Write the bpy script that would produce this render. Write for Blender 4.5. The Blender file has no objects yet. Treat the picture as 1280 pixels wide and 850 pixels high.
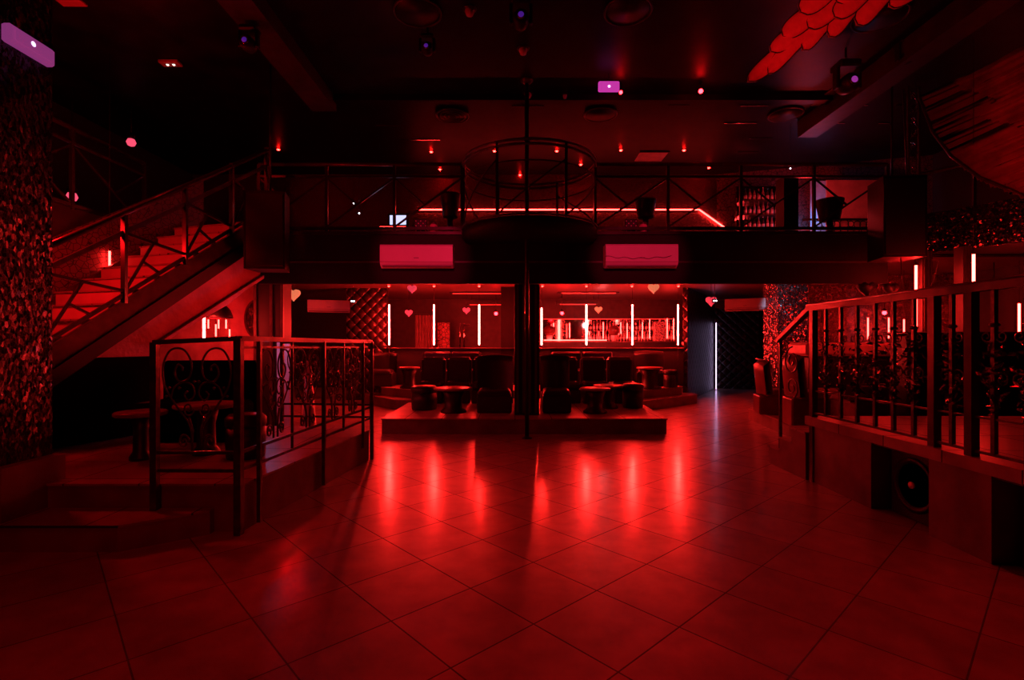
import bpy, math, random
from mathutils import Vector, Matrix
random.seed(7)
PI = math.pi
S = bpy.context.scene
C = S.collection
F = 640.0; HZ = 428.0; CX = 640.0; EYE = 1.5

# ---------------- camera, world, exposure ----------------
cam = bpy.data.cameras.new('camera'); cam.lens = 18.0; cam.sensor_width = 36.0
cam.shift_y = (HZ - 425.0) / 1280.0
cam.clip_start = 0.05
co = bpy.data.objects.new('camera', cam); C.objects.link(co)
co.location = (0, 0, EYE); co.rotation_euler = (PI/2, 0, 0); S.camera = co
w = bpy.data.worlds.new('world'); S.world = w; w.use_nodes = True
w.node_tree.nodes['Background'].inputs[0].default_value = (0.02, 0.0, 0.001, 1)
w.node_tree.nodes['Background'].inputs[1].default_value = 0.1
S.view_settings.view_transform = 'Standard'; S.view_settings.look = 'None'
S.view_settings.gamma = 1.0; S.view_settings.use_curve_mapping = False
S.view_settings.exposure = 0.0
S.cycles.max_bounces = 6; S.cycles.diffuse_bounces = 3; S.cycles.glossy_bounces = 4
S.cycles.transmission_bounces = 4; S.cycles.transparent_max_bounces = 6
S.cycles.sample_clamp_indirect = 4.0; S.cycles.sample_clamp_direct = 0.0
S.cycles.caustics_reflective = False; S.cycles.caustics_refractive = False
try:
    S.cycles.use_denoising = True
    S.cycles.denoiser = 'OPENIMAGEDENOISE'
except Exception:
    pass

RED = (1.0, 0.004, 0.006); PINK = (1.0, 0.015, 0.07); BLUE = (0.25, 0.45, 1.0)

def lamp(name, kind, loc, power, col=RED, target=None, size=0.1, angle=90, blend=0.6, parent=None):
    l = bpy.data.lights.new(name, kind); l.energy = power; l.color = col
    if kind == 'SPOT':
        l.spot_size = math.radians(angle); l.spot_blend = blend; l.shadow_soft_size = size
    elif kind == 'POINT': l.shadow_soft_size = size
    elif kind == 'AREA': l.size = size
    o = bpy.data.objects.new(name, l); C.objects.link(o); o.location = loc
    if target is not None:
        o.rotation_euler = (Vector(target) - Vector(loc)).to_track_quat('-Z', 'Y').to_euler()
    if parent is not None:
        o.parent = parent; o.location = Vector(loc) - parent.location
    return o

def P(px, py, d):
    return ((px - CX) * d / F, d, EYE + (HZ - py) * d / F)

# ---------------- added fill lights, most without a modelled fixture ----------------
lamp('fill_center', 'SPOT', (2.8, 4.4, 5.35), 170, RED, target=(2.0, 1.3, 0), size=0.2, angle=62, blend=1.0)
for k_, x_ in enumerate((-1.46, 2.06)):
    lamp('ac_fill_pink', 'SPOT', (x_*0.4, -2.0, 4.4), 1700, PINK, target=(x_, 8.2, 2.86), size=0.1, angle=9.5, blend=0.5)  # added narrow spots, one brightening each fascia air conditioner
lamp('fill_low_front', 'SPOT', (-0.6, -2.4, 2.3), 90, RED, target=(-2.6, 4.4, 0.5), size=0.3, angle=70, blend=1.0)  # added unseen red fill from behind the camera
lamp('fill_left', 'SPOT', (-1.8, 2.0, 5.3), 50, RED, target=(-3.0, 3.0, 0), size=0.2, angle=60, blend=1.0)
lamp('fill_wing', 'SPOT', (1.6, 1.6, 3.2), 300, RED, target=(3.0, 5.0, 4.75), size=0.1, angle=34, blend=0.8)  # added spot that brightens the wing, no fixture
lamp('fill_canopy', 'SPOT', (5.2, 5.2, 3.0), 60, RED, target=(7.0, 6.4, 4.5), size=0.05, angle=62, blend=1.0)  # added spot that brightens the canopy pleats, no fixture
lamp('stair_light', 'POINT', (-5.2, 5.2, 2.9), 95, RED, size=0.12)
lamp('plaster_light', 'POINT', (-3.1, 7.2, 1.75), 26, RED, size=0.12)
lamp('lower_left_light', 'POINT', (-5.4, 9.3, 1.9), 22, RED, size=0.12)
lamp('globe_light', 'POINT', (-4.7, 6.6, 4.7), 9, RED, size=0.08)
lamp('upper_light', 'POINT', (2.0, 11.9, 4.2), 2, RED, size=0.12)
lamp('upper_pink', 'POINT', (5.9, 10.3, 4.0), 55, (1, 0.03, 0.035), size=0.12)
lamp('blue_door', 'POINT', (6.72, 11.38, 4.3), 5, (0.1, 0.4, 1.0), size=0.1)
lamp('bar_light', 'POINT', (2.6, 14.9, 2.1), 13, (1, 0.25, 0.24), size=0.1)
lamp('alcove_light', 'POINT', (6.6, 8.6, 2.3), 9, RED, size=0.1)
lamp('cold_right', 'SPOT', (4.9, 9.7, 2.85), 60, (0.45, 0.65, 1.0), target=(5.6, 10.3, 2.3), size=0.05, angle=60)
lamp('blue_left', 'POINT', (-3.7, 7.7, 1.4), 2, BLUE, size=0.05)

# ---------------- materials ----------------
def nt(name):
    m = bpy.data.materials.new(name); m.use_nodes = True
    return m, m.node_tree.nodes, m.node_tree.links, m.node_tree.nodes['Principled BSDF']

def mat(name, col, rough=0.5, metal=0.0, var=0.25, scale=6.0, bump=0.0, bscale=60.0, coat=0.0, spec=0.5):
    m, n, l, b = nt(name)
    tc = n.new('ShaderNodeTexCoord'); no = n.new('ShaderNodeTexNoise'); no.inputs['Scale'].default_value = scale
    no.inputs['Detail'].default_value = 5
    l.new(tc.outputs['Object'], no.inputs['Vector'])
    r = n.new('ShaderNodeValToRGB')
    r.color_ramp.elements[0].position = 0.3; r.color_ramp.elements[1].position = 0.7
    r.color_ramp.elements[0].color = tuple(c * (1 - var) for c in col) + (1,)
    r.color_ramp.elements[1].color = tuple(min(1, c * (1 + var)) for c in col) + (1,)
    l.new(no.outputs['Fac'], r.inputs['Fac']); l.new(r.outputs['Color'], b.inputs['Base Color'])
    b.inputs['Roughness'].default_value = rough; b.inputs['Metallic'].default_value = metal
    b.inputs['Coat Weight'].default_value = coat; b.inputs['Specular IOR Level'].default_value = spec
    if bump > 0:
        n2 = n.new('ShaderNodeTexNoise'); n2.inputs['Scale'].default_value = bscale
        l.new(tc.outputs['Object'], n2.inputs['Vector'])
        bp = n.new('ShaderNodeBump'); bp.inputs['Strength'].default_value = bump; bp.inputs['Distance'].default_value = 0.02
        l.new(n2.outputs['Fac'], bp.inputs['Height']); l.new(bp.outputs['Normal'], b.inputs['Normal'])
    return m

def emit(name, col, strength):
    m, n, l, b = nt(name)
    b.inputs['Base Color'].default_value = (0.3, 0.05, 0.05, 1)
    b.inputs['Emission Color'].default_value = tuple(col) + (1,)
    b.inputs['Emission Strength'].default_value = strength
    return m

def mosaic(name, col, scale, spread, rough=0.15, metal=1.0, gap=0.06, stretch=(1, 1, 1)):
    """broken mirror mosaic: every chip tilted its own way"""
    m, n, l, b = nt(name)
    tc = n.new('ShaderNodeTexCoord'); mp = n.new('ShaderNodeMapping'); mp.inputs['Scale'].default_value = stretch
    l.new(tc.outputs['Object'], mp.inputs['Vector'])
    v = n.new('ShaderNodeTexVoronoi'); v.inputs['Scale'].default_value = scale
    ve = n.new('ShaderNodeTexVoronoi'); ve.feature = 'DISTANCE_TO_EDGE'; ve.inputs['Scale'].default_value = scale
    l.new(mp.outputs[0], v.inputs['Vector']); l.new(mp.outputs[0], ve.inputs['Vector'])
    sub = n.new('ShaderNodeVectorMath'); sub.operation = 'SUBTRACT'; sub.inputs[1].default_value = (0.5, 0.5, 0.5)
    sc = n.new('ShaderNodeVectorMath'); sc.operation = 'SCALE'; sc.inputs['Scale'].default_value = spread
    geo = n.new('ShaderNodeNewGeometry'); ad = n.new('ShaderNodeVectorMath'); ad.operation = 'ADD'
    nm = n.new('ShaderNodeVectorMath'); nm.operation = 'NORMALIZE'
    l.new(v.outputs['Color'], sub.inputs[0]); l.new(sub.outputs[0], sc.inputs[0])
    l.new(geo.outputs['Normal'], ad.inputs[0]); l.new(sc.outputs[0], ad.inputs[1]); l.new(ad.outputs[0], nm.inputs[0])
    l.new(nm.outputs[0], b.inputs['Normal'])
    mr = n.new('ShaderNodeMath'); mr.operation = 'GREATER_THAN'; mr.inputs[1].default_value = gap
    l.new(ve.outputs['Distance'], mr.inputs[0])
    mx = n.new('ShaderNodeMix'); mx.data_type = 'RGBA'
    mx.inputs['A'].default_value = (0.02, 0.015, 0.015, 1); mx.inputs['B'].default_value = tuple(col) + (1,)
    l.new(mr.outputs[0], mx.inputs['Factor']); l.new(mx.outputs['Result'], b.inputs['Base Color'])
    mm = n.new('ShaderNodeMath'); mm.operation = 'MULTIPLY'; mm.inputs[1].default_value = metal
    l.new(mr.outputs[0], mm.inputs[0]); l.new(mm.outputs[0], b.inputs['Metallic'])
    b.inputs['Roughness'].default_value = rough
    return m

def tilemat(name, col, side, ang, off, rough=0.3, grout=0.012, gcol=(0.03, 0.02, 0.02), axes=None):
    m, n, l, b = nt(name)
    tc = n.new('ShaderNodeTexCoord'); mp = n.new('ShaderNodeMapping')
    mp.inputs['Rotation'].default_value = (0, 0, ang); mp.inputs['Location'].default_value = (off[0], off[1], 0)
    l.new(tc.outputs['Object'], mp.inputs['Vector'])
    br = n.new('ShaderNodeTexBrick'); br.offset = 0; br.squash = 1
    br.inputs['Scale'].default_value = 1.0; br.inputs['Brick Width'].default_value = side
    br.inputs['Row Height'].default_value = side; br.inputs['Mortar Size'].default_value = grout / 2
    br.inputs['Mortar Smooth'].default_value = 0.1; br.inputs['Bias'].default_value = 0
    br.inputs['Color1'].default_value = tuple(c * 0.86 for c in col) + (1,)
    br.inputs['Color2'].default_value = tuple(c * 1.14 for c in col) + (1,)
    br.inputs['Mortar'].default_value = tuple(gcol) + (1,)
    l.new(mp.outputs[0], br.inputs['Vector'])
    no = n.new('ShaderNodeTexNoise'); no.inputs['Scale'].default_value = 5; no.inputs['Detail'].default_value = 6
    l.new(tc.outputs['Object'], no.inputs['Vector'])
    mx = n.new('ShaderNodeMix'); mx.data_type = 'RGBA'; mx.blend_type = 'MULTIPLY'; mx.inputs['Factor'].default_value = 0.7
    rp = n.new('ShaderNodeValToRGB'); rp.color_ramp.elements[0].position = 0.3; rp.color_ramp.elements[0].color = (0.6, 0.6, 0.6, 1)
    rp.color_ramp.elements[1].position = 0.65; rp.color_ramp.elements[1].color = (1.1, 1.1, 1.1, 1)
    l.new(no.outputs['Fac'], rp.inputs['Fac'])
    l.new(br.outputs['Color'], mx.inputs['A']); l.new(rp.outputs['Color'], mx.inputs['B'])
    l.new(mx.outputs['Result'], b.inputs['Base Color'])
    mr = n.new('ShaderNodeMapRange'); mr.inputs['To Min'].default_value = rough - 0.05; mr.inputs['To Max'].default_value = rough + 0.09
    l.new(no.outputs['Fac'], mr.inputs['Value'])
    ma = n.new('ShaderNodeMath'); ma.operation = 'MAXIMUM'
    mg = n.new('ShaderNodeMath'); mg.operation = 'MULTIPLY'; mg.inputs[1].default_value = 0.8
    l.new(br.outputs['Fac'], mg.inputs[0]); l.new(mr.outputs[0], ma.inputs[0]); l.new(mg.outputs[0], ma.inputs[1])
    l.new(ma.outputs[0], b.inputs['Roughness'])
    bp = n.new('ShaderNodeBump'); bp.invert = True; bp.inputs['Strength'].default_value = 0.35; bp.inputs['Distance'].default_value = 0.004
    l.new(br.outputs['Fac'], bp.inputs['Height']); l.new(bp.outputs['Normal'], b.inputs['Normal'])
    b.inputs['Specular IOR Level'].default_value = 0.5
    return m

def tufted(name, col, step=0.28):
    m, n, l, b = nt(name)
    tc = n.new('ShaderNodeTexCoord'); sx = n.new('ShaderNodeSeparateXYZ'); l.new(tc.outputs['Object'], sx.inputs[0])
    def math_(op, a, bb):
        q = n.new('ShaderNodeMath'); q.operation = op
        for i, v in enumerate((a, bb)):
            if v is None: continue
            if isinstance(v, (int, float)): q.inputs[i].default_value = v
            else: l.new(v, q.inputs[i])
        return q.outputs[0]
    h = math_('ADD', sx.outputs['X'], sx.outputs['Y'])
    a = math_('ADD', h, sx.outputs['Z']); c = math_('SUBTRACT', h, sx.outputs['Z'])
    sa = math_('ABSOLUTE', math_('SINE', math_('MULTIPLY', a, PI/step), None), None)
    sc = math_('ABSOLUTE', math_('SINE', math_('MULTIPLY', c, PI/step), None), None)
    hh = math_('POWER', math_('MULTIPLY', sa, sc), 0.4)
    bp = n.new('ShaderNodeBump'); bp.inputs['Strength'].default_value = 1.0; bp.inputs['Distance'].default_value = 0.06
    l.new(hh, bp.inputs['Height']); l.new(bp.outputs['Normal'], b.inputs['Normal'])
    b.inputs['Base Color'].default_value = tuple(col) + (1,); b.inputs['Roughness'].default_value = 0.38
    return m

M = {}
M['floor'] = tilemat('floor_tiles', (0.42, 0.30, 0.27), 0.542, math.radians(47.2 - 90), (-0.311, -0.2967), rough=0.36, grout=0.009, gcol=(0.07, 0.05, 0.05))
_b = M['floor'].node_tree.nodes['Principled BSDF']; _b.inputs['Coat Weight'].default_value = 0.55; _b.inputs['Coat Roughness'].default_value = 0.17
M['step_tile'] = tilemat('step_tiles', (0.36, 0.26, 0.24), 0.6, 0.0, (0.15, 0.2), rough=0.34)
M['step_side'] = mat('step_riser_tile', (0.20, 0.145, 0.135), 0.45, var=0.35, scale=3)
M['black'] = mat('black_paint', (0.006, 0.005, 0.005), 0.5, var=0.3)
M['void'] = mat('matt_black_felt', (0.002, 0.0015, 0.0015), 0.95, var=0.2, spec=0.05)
M['blackwall'] = mat('black_wall_paint', (0.016, 0.012, 0.012), 0.7, var=0.3, scale=2, bump=0.2)
M['ceil'] = mat('black_ceiling_boards', (0.009, 0.007, 0.008), 0.45, var=0.5, scale=3, spec=0.18)
M['fascia'] = mat('balcony_fascia_paint', (0.014, 0.010, 0.010), 0.6, var=0.3, scale=1.5, spec=0.2)
M['beam'] = mat('dark_beam_paint', (0.045, 0.03, 0.03), 0.5, var=0.3)
M['plaster'] = mat('rough_plaster', (0.45, 0.33, 0.30), 0.7, var=0.35, scale=2.5, bump=0.5, bscale=14)
M['iron'] = mat('wrought_iron', (0.10, 0.07, 0.065), 0.30, metal=0.7, var=0.4, scale=20)
M['rail'] = mat('painted_hand_rail', (0.085, 0.05, 0.048), 0.28, metal=0.3, var=0.3, scale=10)
M['steel'] = mat('dark_steel', (0.04, 0.03, 0.03), 0.28, metal=0.5, var=0.3)
M['chrome'] = mat('chrome', (0.55, 0.5, 0.5), 0.15, metal=1.0, var=0.1)
M['leather'] = mat('black_leather', (0.012, 0.007, 0.007), 0.40, var=0.3, scale=8, bump=0.15, bscale=90)
M['redleather'] = mat('red_leather', (0.13, 0.025, 0.025), 0.35, var=0.25, scale=8, bump=0.15, bscale=90)
M['wood'] = mat('table_top_varnish', (0.28, 0.18, 0.16), 0.28, var=0.35, scale=4)
M['ac'] = mat('white_plastic', (0.80, 0.78, 0.78), 0.35, var=0.03)
M['acdark'] = mat('grey_plastic', (0.25, 0.22, 0.22), 0.4, var=0.1)
M['speaker'] = mat('speaker_cabinet', (0.010, 0.008, 0.008), 0.5, var=0.3, bump=0.2)
M['grille'] = mat('speaker_grille', (0.014, 0.011, 0.011), 0.55, var=0.5, scale=60)
M['wing'] = mat('wing_feather_fabric', (0.75, 0.55, 0.55), 0.7, var=0.12, scale=14, bump=0.3)
M['fabric'] = mat('dark_pleated_fabric', (0.26, 0.15, 0.13), 0.40, var=0.35, scale=5)
M['mirror'] = mat('dark_mirror', (0.35, 0.3, 0.3), 0.08, metal=1.0, var=0.1)
M['mosaic'] = mosaic('mirror_chip_mosaic', (0.02, 0.014, 0.014), 62, 0.6, rough=0.34, stretch=(1, 1, 0.5))
M['glitter'] = mosaic('fine_mirror_chip_mosaic', (0.13, 0.11, 0.11), 38, 0.9, rough=0.25)
M['crackle'] = mosaic('crackled_wall_panels', (0.16, 0.07, 0.08), 13, 0.10, rough=0.45, metal=0.0, gap=0.05)
M['tuft'] = tufted('tufted_leather', (0.016, 0.006, 0.006))
M['leaf'] = mat('iron_leaves', (0.30, 0.22, 0.20), 0.25, metal=1.0, var=0.3)
M['glass'] = mat('bottle_glass', (0.35, 0.22, 0.22), 0.12, var=0.3, coat=0.5)
M['bottle_dark'] = mat('dark_bottle_glass', (0.07, 0.04, 0.05), 0.1, var=0.3, coat=0.6)
M['label'] = mat('bottle_label_paper', (0.8, 0.75, 0.75), 0.6, var=0.1)
M['orange'] = emit('amber_lamp_shade', (1.0, 0.22, 0.10), 0.75)
M['pinkheart'] = emit('pink_lamp_shade', (1.0, 0.05, 0.09), 0.75)
M['tube'] = emit('neon_tube_glow', (1.0, 0.0180, 0.0140), 540)
M['tube_near'] = emit('near_neon_glow', (1.0, 0.016, 0.012), 75)
M['tube_dim'] = emit('thin_neon_glow', (1.0, 0.02, 0.016), 35)
M['strip'] = emit('led_strip_glow', (1.0, 0.024, 0.020), 26)
M['spot'] = emit('downlight_glow', (1.0, 0.004, 0.003), 160)
M['bulb'] = emit('red_bulb_glow', (1.0, 0.004, 0.006), 90)
M['globe'] = emit('pink_globe_glow', (1.0, 0.08, 0.16), 1.1)
M['lilac'] = emit('emergency_light_glow', (0.75, 0.45, 1.0), 2.2)
M['lilacdim'] = emit('emergency_diffuser', (0.42, 0.06, 0.30), 0.5)
M['magenta'] = emit('magenta_diffuser', (0.6, 0.04, 0.40), 0.9)
M['white_led'] = emit('white_led', (1.0, 0.95, 0.8), 3)
M['cyan_led'] = emit('cold_white_led', (0.6, 0.8, 0.9), 14)
M['violet'] = emit('violet_led', (0.12, 0.02, 0.5), 0.35)
M['purple_lens'] = emit('purple_lens_glow', (0.30, 0.03, 0.32), 0.8)
M['screen'] = emit('screen_glow', (0.55, 0.6, 0.95), 1.3)
M['gap'] = emit('daylight_gap', (0.62, 0.42, 0.80), 6)
M['bluewall'] = mat('pale_wall_paint', (0.6, 0.65, 0.75), 0.6, var=0.2)

# ---------------- mesh builder ----------------
class MB:
    def __init__(s): s.v = []; s.f = []; s.smooth = []
    def add(s, vs, fs, smooth=False):
        o = len(s.v); s.v += [tuple(x) for x in vs]
        for f in fs: s.f.append([i + o for i in f]); s.smooth.append(smooth)
        return s
    def box(s, x0, x1, y0, y1, z0, z1, bev=0.0):
        if bev > 0:
            b = min(bev, (x1-x0)/2.01, (y1-y0)/2.01, (z1-z0)/2.01)
            # chamfered box: three shells of corners
            vs = []; 
            for (ix, iy, iz) in ((0, 1, 1), (1, 0, 1), (1, 1, 0)):
                for sx in (0, 1):
                    for sy in (0, 1):
                        for sz in (0, 1):
                            x = (x0 + b*ix) if sx == 0 else (x1 - b*ix)
                            y = (y0 + b*iy) if sy == 0 else (y1 - b*iy)
                            z = (z0 + b*iz) if sz == 0 else (z1 - b*iz)
                            vs.append((x, y, z))
            def I(k, a, b_, c): return k*8 + a*4 + b_*2 + c
            fs = []
            for a in (0, 1):
                fs.append([I(0,a,0,0), I(0,a,0,1), I(0,a,1,1), I(0,a,1,0)])
                fs.append([I(1,0,a,0), I(1,0,a,1), I(1,1,a,1), I(1,1,a,0)])
                fs.append([I(2,0,0,a), I(2,0,1,a), I(2,1,1,a), I(2,1,0,a)])
            for a in (0, 1):
                for c in (0, 1):
                    fs.append([I(0,a,c,0), I(0,a,c,1), I(1,a,c,1), I(1,a,c,0)])
                    fs.append([I(0,a,0,c), I(0,a,1,c), I(2,a,1,c), I(2,a,0,c)])
                    fs.append([I(1,0,a,c), I(1,1,a,c), I(2,1,a,c), I(2,0,a,c)])
                    for e in (0, 1): fs.append([I(0,a,c,e), I(1,a,c,e), I(2,a,c,e)])
            return s.add(vs, fs)
        vs = [(x, y, z) for x in (x0, x1) for y in (y0, y1) for z in (z0, z1)]
        return s.add(vs, [[0,1,3,2],[4,6,7,5],[0,4,5,1],[2,3,7,6],[0,2,6,4],[1,5,7,3]])
    def bar(s, a, b, w, h=None, up=(0, 0, 1)):
        h = h or w; a = Vector(a); b = Vector(b); d = (b - a).normalized(); u = Vector(up)
        if abs(d.dot(u)) > 0.95: u = Vector((0, 1, 0))
        r = d.cross(u).normalized() * w/2; t = r.cross(d).normalized() * h/2
        vs = [p + sr*r + st*t for p in (a, b) for sr in (-1, 1) for st in (-1, 1)]
        return s.add(vs, [[0,1,3,2],[4,6,7,5],[0,4,5,1],[2,3,7,6],[0,2,6,4],[1,5,7,3]])
    def tube(s, pts, r, n=8, closed=False, cap=True):
        pts = [Vector(p) for p in pts]; N = len(pts)
        rs = r if isinstance(r, (list, tuple)) else [r]*N
        rings = []; prev = None
        for i, p in enumerate(pts):
            if closed: d = (pts[(i+1) % N] - pts[i-1])
            else: d = (pts[min(i+1, N-1)] - pts[max(i-1, 0)])
            d = d.normalized() if d.length > 1e-9 else Vector((0, 0, 1))
            if prev is None:
                u = Vector((0, 0, 1)) if abs(d.z) < 0.9 else Vector((1, 0, 0))
                u = (u - d*u.dot(d)).normalized()
            else:
                u = prev - d*prev.dot(d)
                u = u.normalized() if u.length > 1e-6 else d.orthogonal().normalized()
            prev = u; v = d.cross(u)
            rings.append([p + (u*math.cos(2*PI*k/n) + v*math.sin(2*PI*k/n))*rs[i] for k in range(n)])
        vs = [q for ring in rings for q in ring]; fs = []
        for i in range(N if closed else N-1):
            j = (i+1) % N
            for k in range(n): fs.append([i*n+k, i*n+(k+1) % n, j*n+(k+1) % n, j*n+k])
        if cap and not closed: fs.append(list(range(n))[::-1]); fs.append([(N-1)*n+k for k in range(n)])
        return s.add(vs, fs, True)
    def lathe(s, c, prof, n=24, axis='z'):
        vs = []; fs = []
        for (r, h) in prof:
            for k in range(n):
                a = 2*PI*k/n; x, y = r*math.cos(a), r*math.sin(a)
                q = (x, y, h) if axis == 'z' else ((x, h, y) if axis == 'y' else (h, x, y))
                vs.append((c[0]+q[0], c[1]+q[1], c[2]+q[2]))
        for i in range(len(prof)-1):
            for k in range(n): fs.append([i*n+k, i*n+(k+1) % n, (i+1)*n+(k+1) % n, (i+1)*n+k])
        fs.append(list(range(n))); fs.append([(len(prof)-1)*n+k for k in range(n)])
        return s.add(vs, fs, True)
    def prism(s, poly, z0, z1):
        n = len(poly)
        vs = [(p[0], p[1], z0) for p in poly] + [(p[0], p[1], z1) for p in poly]
        fs = [list(range(n))[::-1], list(range(n, 2*n))] + [[k, (k+1) % n, n+(k+1) % n, n+k] for k in range(n)]
        return s.add(vs, fs)
    def slab(s, pts, off):
        """planar polygon (3-D points) given thickness by vector off"""
        n = len(pts); off = Vector(off)
        vs = [Vector(p) for p in pts] + [Vector(p)+off for p in pts]
        fs = [list(range(n)), list(range(n, 2*n))[::-1]] + [[k, n+k, n+(k+1) % n, (k+1) % n] for k in range(n)]
        return s.add(vs, fs)
    def grid(s, fn, nu, nv, smooth=True):
        vs = [fn(i/nu, j/nv) for i in range(nu+1) for j in range(nv+1)]
        fs = [[i*(nv+1)+j, (i+1)*(nv+1)+j, (i+1)*(nv+1)+j+1, i*(nv+1)+j+1] for i in range(nu) for j in range(nv)]
        return s.add(vs, fs, smooth)
    def build(s, name, m, parent=None):
        me = bpy.data.meshes.new(name)
        if parent is not None:
            L = parent_world(parent); s.v = [(a-L[0], b-L[1], c-L[2]) for a, b, c in s.v]
        me.from_pydata(s.v, [], s.f)
        for p, q in zip(me.polygons, s.smooth): p.use_smooth = q
        import bmesh as _b
        bm = _b.new(); bm.from_mesh(me); _b.ops.recalc_face_normals(bm, faces=bm.faces); bm.to_mesh(me); bm.free()
        me.materials.append(M[m] if isinstance(m, str) else m)
        o = bpy.data.objects.new(name, me); C.objects.link(o)
        if parent is not None: o.parent = parent
        return o

def parent_world(o):
    L = Vector(o.location)
    while o.parent is not None: o = o.parent; L = L + Vector(o.location)
    return L

def tag(o, label, cat, group=None, kind=None):
    o['label'] = label; o['category'] = cat
    if group: o['group'] = group
    if kind: o['kind'] = kind
    return o
def thing(name, label, cat, loc, group=None, kind=None):
    o = bpy.data.objects.new(name, None); C.objects.link(o); o.location = loc; o.empty_display_size = 0.1
    return tag(o, label, cat, group, kind)
def struct(name, mb, m, label=None):
    o = mb.build(name, m); o['kind'] = 'structure'
    if label: o['label'] = label
    return o
def solo(name, mb, m, label, cat, group=None, kind=None):
    """a thing that is one mesh, origin at its base centre"""
    xs = [v[0] for v in mb.v]; ys = [v[1] for v in mb.v]; zs = [v[2] for v in mb.v]
    c = ((min(xs)+max(xs))/2, (min(ys)+max(ys))/2, min(zs))
    mb.v = [(a-c[0], b-c[1], d-c[2]) for a, b, d in mb.v]
    o = mb.build(name, m); o.location = c
    return tag(o, label, cat, group, kind)
def copy_tree(o, parent=None):
    c = o.copy(); C.objects.link(c)
    if parent is not None: c.parent = parent
    for ch in list(o.children): copy_tree(ch, c)
    return c
ORD = ['first', 'second', 'third', 'fourth', 'fifth', 'sixth', 'seventh', 'eighth', 'ninth', 'tenth', 'eleventh', 'twelfth']

# ======================= SETTING =======================
XL, XR, YB, YF, ZC = -7.8, 9.2, 17.0, -3.0, 5.6
struct('floor', MB().box(XL, XR, YF, YB, -0.1, 0), 'floor')
struct('ceiling', MB().box(XL, XR, YF, YB, ZC, ZC+0.1), 'ceil')
struct('wall_left', MB().box(XL-0.1, XL, YF, YB, 0, ZC), 'blackwall')
struct('wall_right', MB().box(XR, XR+0.1, YF, YB, 0, ZC), 'blackwall')
struct('wall_back', MB().box(XL, XR, YB, YB+0.1, 0, ZC), 'blackwall')
struct('wall_front', MB().box(XL, XR, YF-0.1, YF, 0, ZC), 'blackwall')
# long beams under the ceiling
struct('trim_1', MB().box(-3.35, -2.95, -1, 8.6, ZC-0.22, ZC-0.001), 'beam')
struct('trim_2', MB().box(5.3, 5.65, 2.0, 9.5, ZC-0.3, ZC-0.001), 'beam')
struct('trim_3', MB().box(-2.95, 5.3, 8.45, 8.6, ZC-0.10, ZC-0.001), 'ceil')
# thin metal seams of the boarded ceiling
sid = 4
def seam(px0, px1, py):
    global sid
    d = F*(ZC-EYE)/(HZ-py)
    struct('trim_%d' % sid, MB().box((px0-CX)*d/F, (px1-CX)*d/F, d-0.012, d+0.012, ZC-0.02, ZC-0.001), 'chrome'); sid += 1
for a in ((470, 500, 156), (498, 511, 174.5), (514, 550, 174), (905, 946, 153), (936, 965, 172), (835, 862, 130.5), (925, 960, 131),
          (640, 680, 131.5), (922, 948, 189), (997, 1025, 153), (1043, 1056, 153), (1070, 1085, 130.5), (1098, 1112, 153), (1120, 1137, 130.5)):
    seam(*a)

# upper floor back wall (behind balcony) with mirror mosaic, and the wall at the balcony's right
DU = 12.5
struct('wall_upper', MB().box(-7.8, 5.0, DU, DU+0.15, 3.35, ZC), mosaic('red_spangled_wall', (0.14, 0.08, 0.08), 60, 0.45, rough=0.42, metal=0.4))
struct('wall_upper_right', MB().slab([(5.0, DU, 3.35), (9.2, 11.2, 3.35), (9.2, 11.2, ZC), (5.0, DU, ZC)], (0, 0.15, 0)), 'crackle')

# ---------------- balcony ----------------
BY = 8.4; BZ = 3.31; BB = 2.46; SOF = 2.91
bal = thing('balcony', 'long dark balcony floor with deep fascia crossing the room behind the pole', 'balcony', (0, BY, BB), kind='structure')
MB().box(-7.8, 9.2, BY+0.02, DU+0.5, SOF+0.02, BZ-0.02).build('deck', 'blackwall', bal)
fx0, fx1 = -4.15, 6.15
MB().box(fx0, fx1, BY-0.02, BY+0.06, BB, BZ-0.05).build('fascia', 'fascia', bal)
MB().box(fx0, fx1, BY-0.06, BY+0.28, BZ-0.05, BZ+0.0).build('edge_trim', 'steel', bal)
MB().box(fx0, fx1, BY-0.035, BY-0.02, 2.80, 2.83).build('moulding', 'beam', bal)
struct('ceiling_lower', MB().box(-7.8, 9.2, BY+0.061, YB, SOF, SOF+0.02),
       mat('lower_ceiling_gloss', (0.10, 0.06, 0.06), 0.30, var=0.2))
# left mezzanine along the left wall and right curved mezzanine
mez = thing('mezzanine', 'dark side gallery above the left staircase', 'mezzanine', (-7, 5, BZ-0.3), kind='structure')
MB().box(-7.8, -6.05, -1.0, BY+0.02, BZ-0.25, BZ).build('deck', 'fascia', mez)
MB().box(-6.05, -6.0, -1.0, BY+0.02, BZ-0.45, BZ+0.03).build('fascia', 'beam', mez)

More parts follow.
